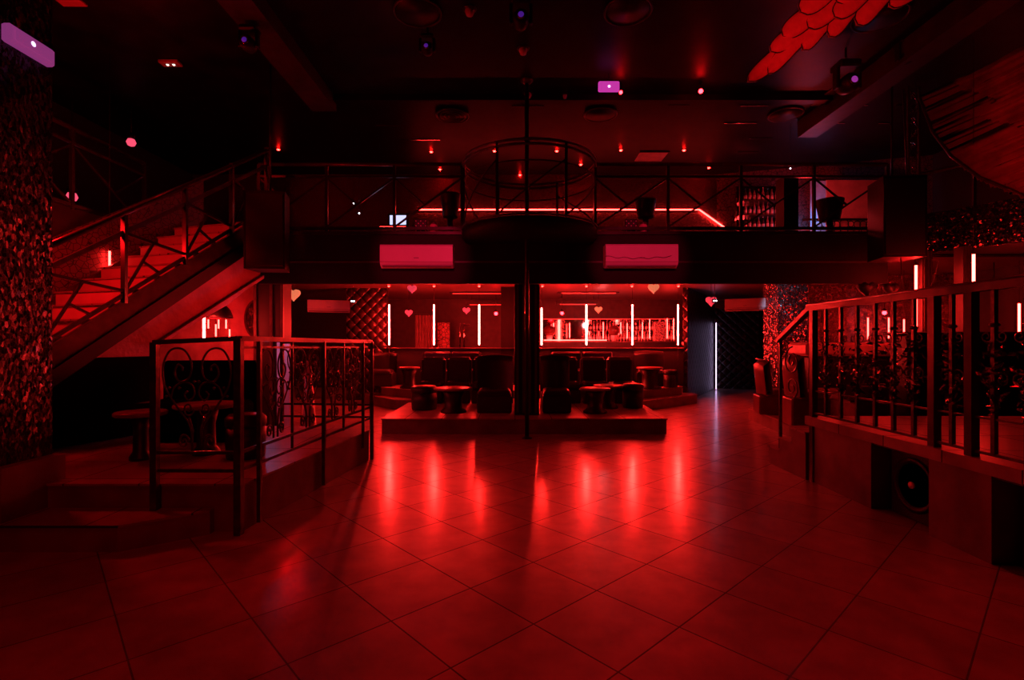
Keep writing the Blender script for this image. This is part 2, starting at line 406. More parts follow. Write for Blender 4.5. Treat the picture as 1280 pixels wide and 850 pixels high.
# truss style railing between two points at constant height
def truss_rail(name, label, A, B, zb, zt, nb, rv=False, group=None, bars=True):
    A = Vector(A); B = Vector(B)
    r = thing(name, label, 'railing', ((A.x+B.x)/2, (A.y+B.y)/2, zb), group)
    def q(t, z): p = A.lerp(B, t); return Vector((p.x, p.y, z))
    MB().tube([q(0, zt), q(1, zt)], 0.032, 10).build('top_rail', 'rail', r)
    MB().bar(q(0, zt-0.20), q(1, zt-0.20), 0.03, 0.035).build('upper_rail', 'steel', r)
    MB().bar(q(0, zb+0.06), q(1, zb+0.06), 0.03, 0.05).build('bottom_rail', 'steel', r)
    for i in range(nb+1):
        MB().bar(q(i/nb, zb), q(i/nb, zt), 0.045, 0.045).build('post', 'steel', r)
    for i in range(nb):
        t0, t1 = i/nb, (i+1)/nb
        if rv: t0, t1 = t1, t0
        m = MB(); za, zc = zb+0.08, zt-0.22
        m.bar(q(t0, za), q(t1, zc), 0.028, 0.028)
        tm = (t0+t1)/2; zm = (za+zc)/2
        m.bar(q(t0, zc), q(t0*0.55+t1*0.45, (za*0.55+zc*0.45)), 0.024, 0.024)
        m.build('brace', 'steel', r)
    return r
RT = 4.42
truss_rail('balcony_railing', 'dark metal balcony railing with diagonal braces, left of the round cage', (-4.15, BY, 0), (-0.82, BY, 0), BZ, RT, 3)
truss_rail('balcony_railing', 'dark metal balcony railing with diagonal braces, right of the round cage', (1.36, BY, 0), (6.15, BY, 0), BZ, RT, 4)
truss_rail('gallery_railing', 'dark metal railing of the left side gallery running to the back', (-6.0, 1.5, 0), (-6.0, 8.35, 0), BZ, RT, 5, rv=True)

# round balcony cage around the pole
RCX, RR = 0.285, 1.07
cage = thing('round_cage', 'round caged dance podium projecting from the balcony around the pole', 'podium', (RCX, BY, BZ-0.18))
def circ(z, r=RR, n=64, a0=0, a1=2*PI): return [(RCX+r*math.cos(a0+(a1-a0)*k/n), BY+r*math.sin(a0+(a1-a0)*k/n), z) for k in range(n + (0 if abs(a1-a0-2*PI) < 1e-6 else 1))]
MB().lathe((RCX, BY-0.0, BZ-0.20), [(RR-0.14, 0), (RR-0.02, 0.03), (RR+0.03, 0.10), (RR+0.03, 0.2), (RR-0.02, 0.22)], 64).build('podium_floor', 'fascia', cage)
MB().tube(circ(BZ+0.03, RR+0.03), 0.014, 6, closed=True).build('floor_trim', 'rail', cage)
for z in (RT+0.0, RT-0.07):
    MB().tube(circ(z, RR), 0.022, 8, closed=True).build('hoop', 'rail', cage)
MB().tube(circ(RT-0.30, RR-0.01), 0.012, 6, closed=True).build('thin_hoop', 'steel', cage)
angs = [math.radians(a) for a in (-5, -62, -118, -175, 60, 120)]
for a in angs:
    x, y = RCX+RR*math.cos(a), BY+RR*math.sin(a)
    MB().bar((x, y, BZ+0.02), (x, y, RT), 0.04).build('post', 'steel', cage)
def onc(a, z): return (RCX+RR*math.cos(a), BY+RR*math.sin(a), z)
for a0, a1 in ((-175, -118), (-118, -62), (-62, -5), (-5, 60), (120, 185)):
    a0r, a1r = math.radians(a0), math.radians(a1)
    MB().tube([onc(a0r+(a1r-a0r)*t/8, BZ+0.05+(RT-0.3-BZ)*t/8) for t in range(9)], 0.014, 6).build('brace', 'steel', cage)

pole = thing('dance_pole', 'slim vertical dance pole from tiled floor to ceiling at centre', 'pole', (P(658.5, 547, 8.07)[0]-0.0, 7.30, 0))
px_ = pole.location.x
pole.location.y = 8.0; py_ = 8.0
MB().tube([(px_, py_, 0.02), (px_, py_, ZC-0.02)], 0.033, 14).build('shaft', 'steel', pole)
MB().lathe((px_, py_, 0), [(0.085, 0), (0.085, 0.015), (0.04, 0.03), (0.04, 0.05)], 20).build('base_plate', 'steel', pole)
MB().lathe((px_, py_, ZC-0.06), [(0.05, 0), (0.10, 0.045), (0.10, 0.06)], 20).build('ceiling_plate', 'rail', pole)

# central pillar
pil = thing('pillar', 'square dark red fluted pillar under the balcony behind the dance pole', 'pillar', (0.22, 8.95, 0.25), kind='structure')
MB().box(0.045, 0.465, 8.75, 9.15, 0.257, SOF).build('shaft', 'fascia', pil)
m = MB()
for k in range(4): m.box(0.075+k*0.105, 0.115+k*0.105, 8.73, 8.75, 0.30, SOF)
m.build('fluting', 'beam', pil)

# ---------------- back: half wall with openings, bar room ----------------
HW = 13.0
struct('wall_bar_front', MB().box(-3.25, 4.35, HW, HW+0.12, 0.42, 1.34), 'blackwall')
struct('trim_40', MB().box(-3.25, 4.35, HW-0.06, HW+0.18, 1.34, 1.37), 'rail')
struct('wall_bar_middle', MB().box(-0.28, 0.70, HW-0.02, HW+0.2, 0.42, SOF), 'fascia')
# soft padded walls left and right of the bar opening
struct('wall_padded_left', MB().box(-4.3, -3.25, 13.3, 13.45, 0, SOF), 'tuft')
struct('wall_padded_right', MB().slab([(4.37, 13.1, 0), (6.42, 16.5, 0), (6.42, 16.5, SOF), (4.37, 13.1, SOF)], (0.12, 0, 0)), 'tuft')
struct('trim_42', MB().bar((4.35, 13.07, 1.47), (6.38, 16.45, 1.60), 0.05, 0.07), 'rail')
# door at right end with the light in its gap
dr = thing('door_1', 'tall black padded door with a bright pale gap at its left edge', 'door', (7.0, 16.5, 0), kind='structure')
# ---------- bar room floor behind
struct('wall_bar_back', MB().box(-4.3, 6.4, 16.8, 16.95, 0, SOF), mat('bar_back_paint', (0.028, 0.015, 0.015), 0.5, var=0.4))

# ---------------- platforms at the back ----------------
plat = thing('seating_platform', 'low tiled platform with angled ends in front of the pillar, carrying dark seats', 'platform', (0.2, 9.5, 0), kind='structure')
low = [(-2.13, 8.38), (2.53, 8.38), (2.62, 10.4), (2.0, 11.35), (-1.5, 11.35), (-2.13, 10.6)]
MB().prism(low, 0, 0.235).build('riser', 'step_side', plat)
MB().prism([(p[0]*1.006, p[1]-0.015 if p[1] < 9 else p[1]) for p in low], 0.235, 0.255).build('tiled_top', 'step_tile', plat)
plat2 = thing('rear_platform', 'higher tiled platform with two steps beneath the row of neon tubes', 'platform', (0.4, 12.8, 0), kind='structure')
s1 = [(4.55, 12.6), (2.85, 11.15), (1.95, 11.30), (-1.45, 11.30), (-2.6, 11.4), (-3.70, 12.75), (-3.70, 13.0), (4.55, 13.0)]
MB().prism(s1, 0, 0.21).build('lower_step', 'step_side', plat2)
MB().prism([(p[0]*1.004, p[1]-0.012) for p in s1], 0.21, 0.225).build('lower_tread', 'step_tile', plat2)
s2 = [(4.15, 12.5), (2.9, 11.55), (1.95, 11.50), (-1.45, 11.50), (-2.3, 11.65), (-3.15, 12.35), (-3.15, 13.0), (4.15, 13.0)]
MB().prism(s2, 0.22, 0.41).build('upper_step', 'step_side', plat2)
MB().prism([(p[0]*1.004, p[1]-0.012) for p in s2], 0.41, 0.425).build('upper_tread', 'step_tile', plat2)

# ---------------- left platform and steps ----------------
lp = thing('entrance_platform', 'tiled raised platform with ornamental railing at the left', 'platform', (-4, 5, 0), kind='structure')
pl = [(-7.7, 4.06), (-2.14, 4.06), (-1.83, 6.55), (-1.95, 6.75), (-7.7, 7.2)]
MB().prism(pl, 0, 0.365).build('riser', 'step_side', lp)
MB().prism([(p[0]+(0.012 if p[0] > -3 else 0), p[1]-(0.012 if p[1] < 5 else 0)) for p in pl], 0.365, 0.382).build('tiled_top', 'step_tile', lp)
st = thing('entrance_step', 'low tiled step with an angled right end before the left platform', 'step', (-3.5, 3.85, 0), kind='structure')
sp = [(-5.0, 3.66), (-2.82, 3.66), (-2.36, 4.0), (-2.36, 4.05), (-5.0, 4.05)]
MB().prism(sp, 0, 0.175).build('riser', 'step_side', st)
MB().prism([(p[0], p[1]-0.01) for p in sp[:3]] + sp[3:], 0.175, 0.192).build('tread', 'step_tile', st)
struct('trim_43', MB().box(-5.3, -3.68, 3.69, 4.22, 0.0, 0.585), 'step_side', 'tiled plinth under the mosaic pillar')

mp_ = thing('mosaic_pillar', 'massive square pillar covered in broken mirror chips at the left edge', 'pillar', (-4.4, 3.95, 0.585), kind='structure')
MB().box(-5.2, -3.77, 3.72, 4.2, 0.585, ZC).build('shaft', 'mosaic', mp_)

# ---------------- staircase ----------------
def sx(y): return -4.75 + 0.325*(y-5.3)
def sz(y): return 1.35 + 0.75*(y-5.3)
stc = thing('staircase', 'straight staircase with glowing red treads climbing to the balcony', 'staircase', (-5.3, 6.0, 0.38))
y0 = 4.3; nst = 14; dy = (7.9-y0)/nst
dirv = Vector((0.325, 1, 0)).normalized(); side = Vector((-1, 0.325, 0)).normalized()
stair_mat = mat('stair_riser_tile', (0.55, 0.42, 0.40), 0.35, var=0.12, scale=4)
for k in range(nst):
    y = y0 + k*dy; z = sz(y) + 0.0; x = sx(y)
    m = MB()
    a = Vector((x, y, 0)) + side*0.05; b = a + side*1.35
    n_ = dirv*dy*1.054; zt_ = z + dy*0.75
    pts = [a, b, b+n_, a+n_]
    m.prism([(p.x, p.y) for p in pts], z-0.06, zt_-0.02)
    m.build('step', stair_mat, stc)
    m = MB(); pts = [a - dirv*0.02, b - dirv*0.02, b+n_, a+n_]
    m.prism([(p.x, p.y) for p in pts], zt_-0.02, zt_); m.build('tread', 'step_tile', stc)
    
def sp3(y, dz, off=0.0): return Vector((sx(y), y, sz(y)+dz)) + side*off
for off in (0.0, 1.45):
    m = MB(); 
    m.slab([sp3(4.3, -0.12, off), sp3(8.1, -0.12, off), sp3(8.1, 0.13, off), sp3(4.3, 0.13, off)], side*0.05)
    m.build('stringer', 'rail', stc)
# plaster side wall below the near stringer
yy = lambda px: 6.4725/(0.325+(640-px)/640)
m = MB().slab([sp3(4.3, -0.10, .06), (sx(4.3)-.06, 4.3, .39), (sx(6.3)-.06, 6.3, .39), (sx(6.4)-.06, 6.4, 1.46), (sx(7.43)-.06, 7.43, 2.05), (sx(8.0)-.06, 8.0, 2.5), sp3(8.0, -0.10, .06)], side*0.08)
m.build('side_wall', 'plaster', stc)
MB().slab([sp3(4.35, -0.12, -0.03), sp3(8.0, -0.12, -0.03), sp3(8.0, -0.30, -0.03), sp3(4.35, -0.30, -0.03)], side*0.08).build('lower_beam', 'black', stc)
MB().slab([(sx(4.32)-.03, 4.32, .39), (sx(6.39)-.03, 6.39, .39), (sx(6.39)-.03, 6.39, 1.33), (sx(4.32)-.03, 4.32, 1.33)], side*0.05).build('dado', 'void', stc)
# soffit of the flight
MB().slab([(sx(6.4), 6.4, 1.46), (sx(8.0), 8.0, 2.5), Vector((sx(8.0), 8.0, 2.5))+side*1.45, Vector((sx(6.4), 6.4, 1.46))+side*1.45], (0, 0, 0.05)).build('soffit', 'plaster', stc)

rl = thing('stair_railing', 'sloping truss railing on the open side of the staircase', 'railing', (sx(6), 6, 1.6))
MB().tube([sp3(4.3, 1.19), sp3(8.1, 1.10), (-4.0, 8.30, RT)], 0.034, 10).build('hand_rail', 'rail', rl)
MB().bar(sp3(4.3, 0.98), sp3(8.1, 0.86), 0.03, 0.05).build('middle_rail', 'rail', rl)
MB().bar(sp3(4.3, 0.2), sp3(8.1, 0.2), 0.035, 0.04).build('lower_rail', 'steel', rl)
pys = [4.55, 5.22, 5.98, 6.72, 7.42, 8.05]
for y in pys: MB().bar(sp3(y, 0.1), sp3(y, 1.15), 0.05, 0.05).build('post', 'steel', rl)
for a, b in zip(pys[:-1], pys[1:]):
    m = MB(); m.bar(sp3(a, 0.92), sp3(b, 0.24), 0.032, 0.032)
    mid = sp3(a, 0.92).lerp(sp3(b, 0.24), 0.45)
    m.bar(sp3(a, 0.22), mid, 0.026, 0.026)
    m.bar(sp3(a, 0.22).lerp(mid, 0.62), sp3(a+(b-a)*0.55, 0.2), 0.026, 0.026)
    m.build('brace', 'steel', rl)

# inner (wall side) stair wall with crackled panels
struct('wall_stair', MB().slab([sp3(4.3, 0.0, 1.6), sp3(8.3, 0.0, 1.6), sp3(8.3, 0.75, 1.6), sp3(4.3, 0.95, 1.6)], side*0.06), 'crackle')

# dark booth below the stairs
bo = thing('booth_bench', 'long black booth bench with high back below the staircase', 'bench', (-3.7, 6.0, 0.382))
MB().box(-4.25, -3.1, 6.2, 6.38, 0.382, 1.28, 0.04).build('backrest', 'void', bo)
MB().box(-4.25, -3.1, 5.65, 6.2, 0.46, 0.82, 0.05).build('seat', 'void', bo)
MB().box(-4.2, -3.15, 5.72, 6.18, 0.382, 0.46).build('plinth', 'void', bo)

def round_table(label, x, y, z, r, h, top='wood', base='leather', br=0.6, group=None, cat='table', name='round_table'):
    t = thing(name, label, cat, (x, y, z), group)
    MB().lathe((x, y, z), [(r*br*1.1, 0), (r*br*1.1, 0.03), (r*br*0.75, 0.08), (r*br*0.7, h*0.6), (r*br, h-0.04)], 28).build('pedestal', base, t)
    MB().lathe((x, y, z+h-0.04), [(r-0.01, 0), (r, 0.008), (r, 0.032), (r-0.01, 0.04)], 36).build('table_top', top, t)
    return t
x, y, z = P(258, 504, 5.15)
round_table('round varnished table beyond the scroll panel at the left platform', x, y, 0.382, 0.29, z-0.382, br=0.4)
x, y, z = P(178, 512, 4.9)
round_table('small round table in the dark left of the platform railing post', -3.55, 4.9, 0.382, 0.22, 0.46, br=0.4)
def stool(label, x, y, z, r, h, m='leather', group=None):
    t = thing('pouf', label, 'pouf', (x, y, z), group)
    MB().lathe((x, y, z), [(r*0.92, 0), (r*0.96, 0.02), (r, h*0.4), (r*0.97, h*0.72)], 28).build('base', m, t)
    MB().lathe((x, y, z+h*0.72), [(r*0.99, 0), (r*1.03, h*0.06), (r*1.02, h*0.2), (r*0.85, h*0.28), (0.02, h*0.29)], 28).build('cushion', m, t)
    return t
stool('dark pouf standing between railing and booth on the left platform', -2.6, 5.0, 0.382, 0.18, 0.42)

# ---------------- scroll-work helper ----------------
def spiral(c, r0, r1, a0, turns, n=22):
    """points in the (u, z) plane"""
    return [(c[0]+(r0+(r1-r0)*k/n)*math.cos(a0+turns*2*PI*k/n), c[1]+(r0+(r1-r0)*k/n)*math.sin(a0+turns*2*PI*k/n)) for k in range(n+1)]
def bez(pts, n=8):
    out = []
    P4 = [pts[0]] + list(pts) + [pts[-1]]
    for i in range(1, len(P4)-2):
        p0, p1, p2, p3 = P4[i-1:i+3]
        for k in range(n):
            t = k/n
            out.append(tuple(0.5*((2*p1[j]) + (-p0[j]+p2[j])*t + (2*p0[j]-5*p1[j]+4*p2[j]-p3[j])*t*t + (-p0[j]+3*p1[j]-3*p2[j]+p3[j])*t**3) for j in (0, 1)))
    out.append(tuple(pts[-1])); return out
def lyre(to3, w, h, r=0.0085):
    """the lyre motif: list of MBs (left half, right half, foot)"""
    parts = []
    for s in (-1, 1):
        m = MB(); T = lambda pts: [to3(s*u*w, v*h) for u, v in pts]
        # outer arm sweeping up, over and curling in
        arm = bez([(0.06, 0.12), (0.10, 0.26), (0.26, 0.42), (0.42, 0.62), (0.44, 0.82), (0.34, 0.965), (0.17, 0.965), (0.07, 0.84), (0.10, 0.70), (0.22, 0.66), (0.29, 0.74), (0.25, 0.82), (0.19, 0.80), (0.19, 0.765)])
        m.tube(T(arm), r, 6)
        # inner S scroll
        arm2 = bez([(0.34, 0.50), (0.30, 0.60), (0.18, 0.655), (0.06, 0.63), (0.03, 0.54), (0.10, 0.48), (0.16, 0.53), (0.12, 0.57)])
        m.tube(T(arm2), r*0.85, 6)
        m.tube(T(spiral((0.11, 0.40), 0.075, 0.015, PI, 1.4 )), r*0.8, 6)
        m.tube(T(spiral((0.17, 0.085), 0.075, 0.015, PI, -1.5)), r, 6)
        m.tube(T([(0.06, 0.0), (0.055, 0.2), (0.10, 0.32)]), r*1.1, 6)
        for (u, v) in ((0.36, 0.60), (0.40, 0.52), (0.03, 0.66), (0.23, 0.60)):
            c = to3(s*u*w, v*h); m.lathe((c[0], c[1], c[2]-r*1.6), [(0.001, 0), (r*1.9, r*1.6), (0.001, r*3.2)], 6)
        parts.append(m)
    return parts

lr = thing('scroll_railing', 'wrought iron railing with lyre scroll panels on the left platform', 'railing', (-2.1, 5.0, 0.38))
TOPZ = 1.53
A = Vector((-2.79, 4.0, 0)); B = Vector((-2.13, 3.99, 0)); E = Vector((-1.82, 6.57, 0))
def LQ(a, b, t, z): p = a.lerp(b, t); return Vector((p.x, p.y, z))
m = MB(); m.bar(A+Vector((0, 0, TOPZ-0.03)), B+Vector((0, 0, TOPZ-0.0)), 0.06, 0.035); m.build('top_rail', 'rail', lr)
m = MB(); m.bar(B+Vector((0, 0, TOPZ)), E+Vector((0, 0, TOPZ-0.02)), 0.06, 0.04); m.bar(E+Vector((0, 0, TOPZ-0.02)), E+Vector((0.05, 0.06, TOPZ-0.10)), 0.05, 0.03); m.build('top_rail', 'rail', lr)
m = MB(); m.bar(B+Vector((0, 0, TOPZ-0.07)), E+Vector((0, 0, TOPZ-0.09)), 0.02, 0.02); m.build('upper_rail', 'iron', lr)
for zz in (0.5, 0.64):
    m = MB(); m.bar(A+Vector((0, 0, zz)), B+Vector((0, 0, zz)), 0.022, 0.025); m.bar(B+Vector((0, 0, zz)), E+Vector((0, 0, zz+0.03)), 0.022, 0.025); m.build('bottom_rail', 'iron', lr)
MB().bar(A+Vector((0, 0, 0.192)), A+Vector((0, 0, TOPZ-0.03)), 0.05).build('post', 'iron', lr)
MB().bar(B+Vector((0.0, 0, 0.0)), B+Vector((0, 0, TOPZ)), 0.055).build('post', 'iron', lr)
for yv, wd, zb in ((4.22, 0.032, 0.02), (4.75, 0.02, 0.5), (5.31, 0.034, 0.02), (5.81, 0.022, 0.5), (6.30, 0.03, 0.2), (6.57, 0.04, 0.0)):
    t = (yv-3.99)/(6.57-3.99); 
    p = LQ(B, E, t, 0); n_ = Vector((0.02, 0, 0))
    MB().bar(p+n_*(1 if zb < .3 else 0)+Vector((0, 0, zb)), p+n_*(1 if zb < .3 else 0)+Vector((0, 0, TOPZ-0.02)), wd).build('post', 'iron', lr)
def panel(a, b, parent, z0, z1, mname='iron'):
    a = Vector(a); b = Vector(b); L = (b-a).length; d = (b-a).normalized(); c = (a+b)/2
    for q in lyre(lambda u, v: (c.x+d.x*u, c.y+d.y*u, z0+v), L*1.0, z1-z0): q.build('scroll', mname, parent)
panel((A.x+0.03, A.y, 0), (B.x-0.03, B.y, 0), lr, 0.655, 1.47)
for ya, yb in ((4.22, 4.75), (4.75, 5.31), (5.31, 5.81), (5.81, 6.30)):
    panel(LQ(B, E, (ya-3.99)/2.58, 0), LQ(B, E, (yb-3.99)/2.58, 0), lr, 0.67, 1.45)
# return side at the back of the platform
br_ = thing('scroll_railing', 'short iron railing closing the back of the left platform', 'railing', (-2.3, 6.6, 0.38))
G = Vector((-3.0, 6.68, 0))
MB().bar(E+Vector((0, 0, TOPZ-0.03)), G+Vector((0, 0, TOPZ-0.03)), 0.05, 0.035).build('top_rail', 'rail', br_)
for zz in (0.54, 0.70): MB().bar(E+Vector((0, 0, zz)), G+Vector((0, 0, zz)), 0.022, 0.025).build('bottom_rail', 'iron', br_)
MB().bar(G+Vector((0, 0, 0.382)), G+Vector((0, 0, TOPZ)), 0.04).build('post', 'iron', br_)
panel(LQ(E, G, 0.04, 0), LQ(E, G, 0.5, 0), br_, 0.72, 1.47); panel(LQ(E, G, 0.5, 0), LQ(E, G, 0.96, 0), br_, 0.72, 1.47)

# ---------------- right platform ----------------
PX = 3.22; PT = 0.70
rp = thing('stage_platform', 'raised side stage with speaker recesses at the right', 'stage', (5.5, 4, 0), kind='structure')
m = MB()
m.box(PX+0.04, 9.1, 0.5, 5.55, PT-0.12, PT-0.03)         # deck
m.box(PX+0.5, 9.1, 0.5, 5.55, 0, PT-0.12)
m.build('body', 'black', rp)
for (a, b) in ((4.62, 5.55), (3.46, 3.98), (1.5, 2.3)):
    MB().box(PX+0.02, PX+0.5, a, b, 0, PT-0.1).build('pier', 'step_side', rp)
MB().box(PX-0.03, PX+0.40, 0.5, 5.58, PT-0.09, PT).build('tiled_edge', 'step_tile', rp)
MB().box(PX+0.40, 9.1, 0.5, 5.58, PT-0.03, PT-0.002).build('tiled_floor', 'step_tile', rp)
# subwoofers in the recesses
def subwoofer(label, y0, y1):
    t = thing('subwoofer', label, 'speaker', (PX+0.35, (y0+y1)/2, 0))
    MB().box(PX+0.16, PX+0.49, y0, y1, 0.0, 0.56, 0.01).build('cabinet', 'speaker', t)
    yc = (y0+y1)/2
    MB().lathe((PX+0.16, yc, 0.30), [(0.22, 0.0), (0.23, -0.012), (0.20, -0.02), (0.19, -0.004), (0.06, 0.05)], 32, axis='x').build('cone', 'grille', t)
    MB().lathe((PX+0.14, yc, 0.30), [(0.03, -0.012), (0.03, 0.004)], 16, axis='x').build('badge', 'ac', t)
    return t
subwoofer('black subwoofer in the recess under the stage edge, pale badge at its centre', 4.03, 4.57)
subwoofer('black subwoofer in the recess under the stage, nearest the camera', 2.75, 3.40)
# steps at the far end of the stage, going down away from the camera
ss = thing('stage_steps', 'three tiled steps down from the far end of the right stage', 'steps', (3.8, 5.95, 0), kind='structure')
for k, (a, b, zt) in enumerate(((5.58, 5.86, 0.52), (5.86, 6.12, 0.37), (6.12, 6.38, 0.22))):
    MB().box(PX-0.02, 4.6, a, b, 0, zt-0.015).build('riser', 'step_side', ss)
    MB().box(PX-0.03, 4.6, a, b+0.015, zt-0.015, zt).build('tread', 'step_tile', ss)

gr = thing('vine_railing', 'wrought iron railing with leafy balusters on the right stage', 'railing', (PX+0.05, 4, PT))
RX = PX+0.03; HR = 1.87
MB().bar((RX, 2.0, HR+0.02), (RX, 5.60, HR), 0.075, 0.055).build('top_rail', 'rail', gr)
MB().tube([(RX-0.03, 2.0, HR+0.055), (RX-0.03, 5.60, HR+0.035)], 0.010, 6).build('rail_bead', 'rail', gr)
MB().bar((RX, 2.0, PT+0.04), (RX, 5.55, PT+0.04), 0.02, 0.02).build('bottom_rail', 'iron', gr)
MB().bar((RX, 2.0, PT+0.28), (RX, 5.55, PT+0.28), 0.014, 0.014).build('middle_rail', 'iron', gr)
for y in (5.52, 3.94, 3.62, 2.3):
    MB().bar((RX, y, PT if y < 5 else 0.0), (RX, y, HR), 0.06).build('post', 'rail', gr)
def baluster(y, parent, top=HR, base=PT+0.04, x=RX, seed=0):
    rn = random.Random(seed)
    b = MB().bar((x, y, base), (x, y, top), 0.028); b.lathe((x, y, top-0.27), [(0.01, 0), (0.03, 0.012), (0.03, 0.025), (0.01, 0.037)], 8)
    bo_ = b.build('baluster', 'iron', parent)
    sc_ = MB()
    for s in (-1, 1):
        for (zc, r0, tr) in ((top-0.33, 0.045, 1.3), (top-0.62, 0.06, -1.4)):
            pts = spiral((s*0.055, zc), r0, 0.01, PI if s > 0 else 0, tr*s, 14)
            sc_.tube([(x, y+u, v) for u, v in pts], 0.006, 5)
    sc_.build('scroll', 'iron', bo_)
    lf = MB()
    for k in range(75):
        zc = top-0.36-0.5*rn.random()**0.8; wd = 0.03+0.075*math.sin(min(1, (top-0.3-zc)/0.5)*PI)
        c = Vector((x+rn.uniform(-0.035, 0.035), y+rn.uniform(-wd, wd), zc))
        a = Vector((rn.uniform(-1, 1), rn.uniform(-1, 1), rn.uniform(-1, 1))).normalized()
        bb = a.orthogonal().normalized(); n_ = a.cross(bb)
        L = rn.uniform(0.022, 0.042); W = L*0.55
        lf.add([c-a*L, c-bb*W+n_*0.006, c+a*L, c+bb*W+n_*0.006, c-n_*0.004], [[0,1,4],[1,2,4],[2,3,4],[3,0,4],[0,3,2,1]])
    for k in range(10):
        c = (x+rn.uniform(-.02, .02), y+rn.uniform(-0.05, 0.05), top-0.62+rn.uniform(-0.1, 0.06))
        lf.lathe(c, [(0.002, -0.013), (0.012, 0), (0.002, 0.013)], 6)
    lf.build('leaf_cluster', 'leaf', bo_)
for i, y in enumerate((5.30, 5.06, 4.82, 4.58, 4.36, 4.14, 3.78, 3.45, 3.22, 2.98, 2.75, 2.52)):
    baluster(y, gr, seed=i)
# sloping end of the rail over the steps
er = thing('stair_hand_rail', 'short sloping iron hand rail with a scroll over the stage steps', 'railing', (RX, 6.0, 0.3))
MB().bar((RX, 5.58, HR), (RX, 6.25, 1.52), 0.065, 0.05).build('top_rail', 'rail', er)
MB().bar((RX, 6.2, 0.22), (RX, 6.2, 1.54), 0.03).build('post', 'iron', er)
m = MB(); m.tube([(RX, 5.72+u, v) for u, v in spiral((0.22, 1.28), 0.17, 0.02, 0.5*PI, -1.8, 30)], 0.010, 6)
m.tube([(RX, 5.72+u, v) for u, v in spiral((0.22, 0.98), 0.13, 0.02, -0.5*PI, -1.6, 26)], 0.009, 6); m.build('scroll', 'iron', er)

# right rear platform with seats
rr = thing('alcove_platform', 'low tiled platform beyond the stage steps with side-on armchairs', 'platform', (6, 9, 0), kind='structure')
a_ = [(4.62, 10.0), (4.3, 7.4), (9.1, 6.6), (9.1, 11.5), (6.0, 11.5)]
MB().prism(a_, 0, 0.2).build('riser', 'step_side', rr)
MB().prism([(p[0]-0.01, p[1]) for p in a_], 0.2, 0.215).build('tiled_top', 'step_tile', rr)
MB().prism([(4.0, 7.4), (4.0, 6.45), (5.5, 6.45), (9.1, 6.5), (9.1, 6.6), (4.3, 7.38)], 0, 0.30).build('landing', 'step_side', rr)

# ---------------- seats ----------------
def armchair(label, x, y, z, rot, w=0.72, dp=0.72, sh=0.44, bh=0.92, m='leather', cat='armchair', group=None, name='armchair'):
    """front faces local -Y"""
    t = thing(name, label, cat, (x, y, z), group)
    t.rotation_euler = (0, 0, rot)
    def mk(nm, mb, mm=m):
        me = mb; me.v = [(a+x, b+y, c+z) for a, b, c in me.v]; return me.build(nm, mm, t)
    mk('base', MB().box(-w/2+0.02, w/2-0.02, -dp/2+0.03, dp/2-0.02, 0.0, sh-0.13, 0.02))
    # seat cushion with a crown
    def seatf(u, v):
        s = math.sin(PI*min(1, max(0, u)))**0.3*math.sin(PI*min(1, max(0, v)))**0.3
        return (-w/2+0.02+(w-0.04)*u, -dp/2+(dp-0.14)*v, sh-0.13+0.13*s + 0.02*math.cos(2*PI*u))
    mk('seat', MB().grid(seatf, 16, 12).box(-w/2+0.03, w/2-0.03, -dp/2+0.01, dp/2-0.15, sh-0.14, sh-0.11))
    def backf(u, v):
        a = (u-0.5)*2; bulge = 0.10*a*a
        hgt = sh-0.1 + (bh-sh+0.1)*(1-0.04*a*a)*v
        return (a*w/2, dp/2-0.14 - bulge + 0.06*v, hgt)
    bm_ = MB(); N = 14
    fr = [[backf(i/N, j/6) for j in range(7)] for i in range(N+1)]
    def fn(u, v):
        # wrap: front face, over the top, back face
        i = min(N, int(round(u*N))); 
        if v <= 0.5: q = fr[i][int(round(v*2*6))]; return q
        q = fr[i][6-int(round((v-0.5)*2*6))]; return (q[0], q[1]+0.11, q[2])
    bm_.grid(fn, N, 12)
    mk('backrest', bm_)
    mk('piping', MB().tube([(p[6][0], p[6][1]+0.055, p[6][2]+0.005) for p in fr], 0.014, 6), 'redleather' if m == 'redleather' else 'rail')
    return t
def chair_at(px0, px1, dep, z, label, rot=0, bh=0.92, **k):
    wpx = (px1-px0)*dep/F; x = ((px0+px1)/2-CX)*dep/F
    return armchair(label, x, dep, z, rot, w=wpx, bh=bh, **k)
PF = 0.255
# front pair beside the pillar
chair_at(596, 641, 9.35, PF, 'rounded black armchair left of the central pillar, nearest the dance pole', bh=1.0)
chair_at(676, 713, 9.35, PF, 'rounded black armchair right of the central pillar', bh=1.0)
# sofa row behind
def sofa(px0, px1, dep, z, label, bh=0.92, nseat=1):
    x0, x1 = (px0-CX)*dep/F, (px1-CX)*dep/F
    t = thing('sofa_seat', label, 'sofa', ((x0+x1)/2, dep, z), 'sofa units in the back row')
    MB().box(x0+0.01, x1-0.01, dep-0.35, dep+0.25, z, z+0.28, 0.02).build('base', 'leather', t)
    MB().box(x0+0.01, x1-0.01, dep-0.38, dep+0.10, z+0.28, z+0.44, 0.05).build('seat_cushion', 'leather', t)
    MB().box(x0+0.01, x1-0.01, dep+0.10, dep+0.28, z+0.28, z+bh, 0.05).build('backrest', 'leather', t)
    MB().tube([(x0+0.04, dep+0.19, z+bh+0.004), (x1-0.04, dep+0.19, z+bh+0.004)], 0.014, 6).build('piping', 'rail', t)
    return t
sofa(525, 556, 10.75, PF, 'black sofa unit at the left end of the back row behind the low tables')
sofa(557, 589, 10.75, PF, 'black sofa unit second in the back row, left of the pillar')
sofa(590, 642, 10.75, PF, 'wide black sofa unit with pale top edge just left of the pillar')
sofa(676, 724, 10.75, PF, 'wide black sofa unit with pale top edge just right of the pillar')
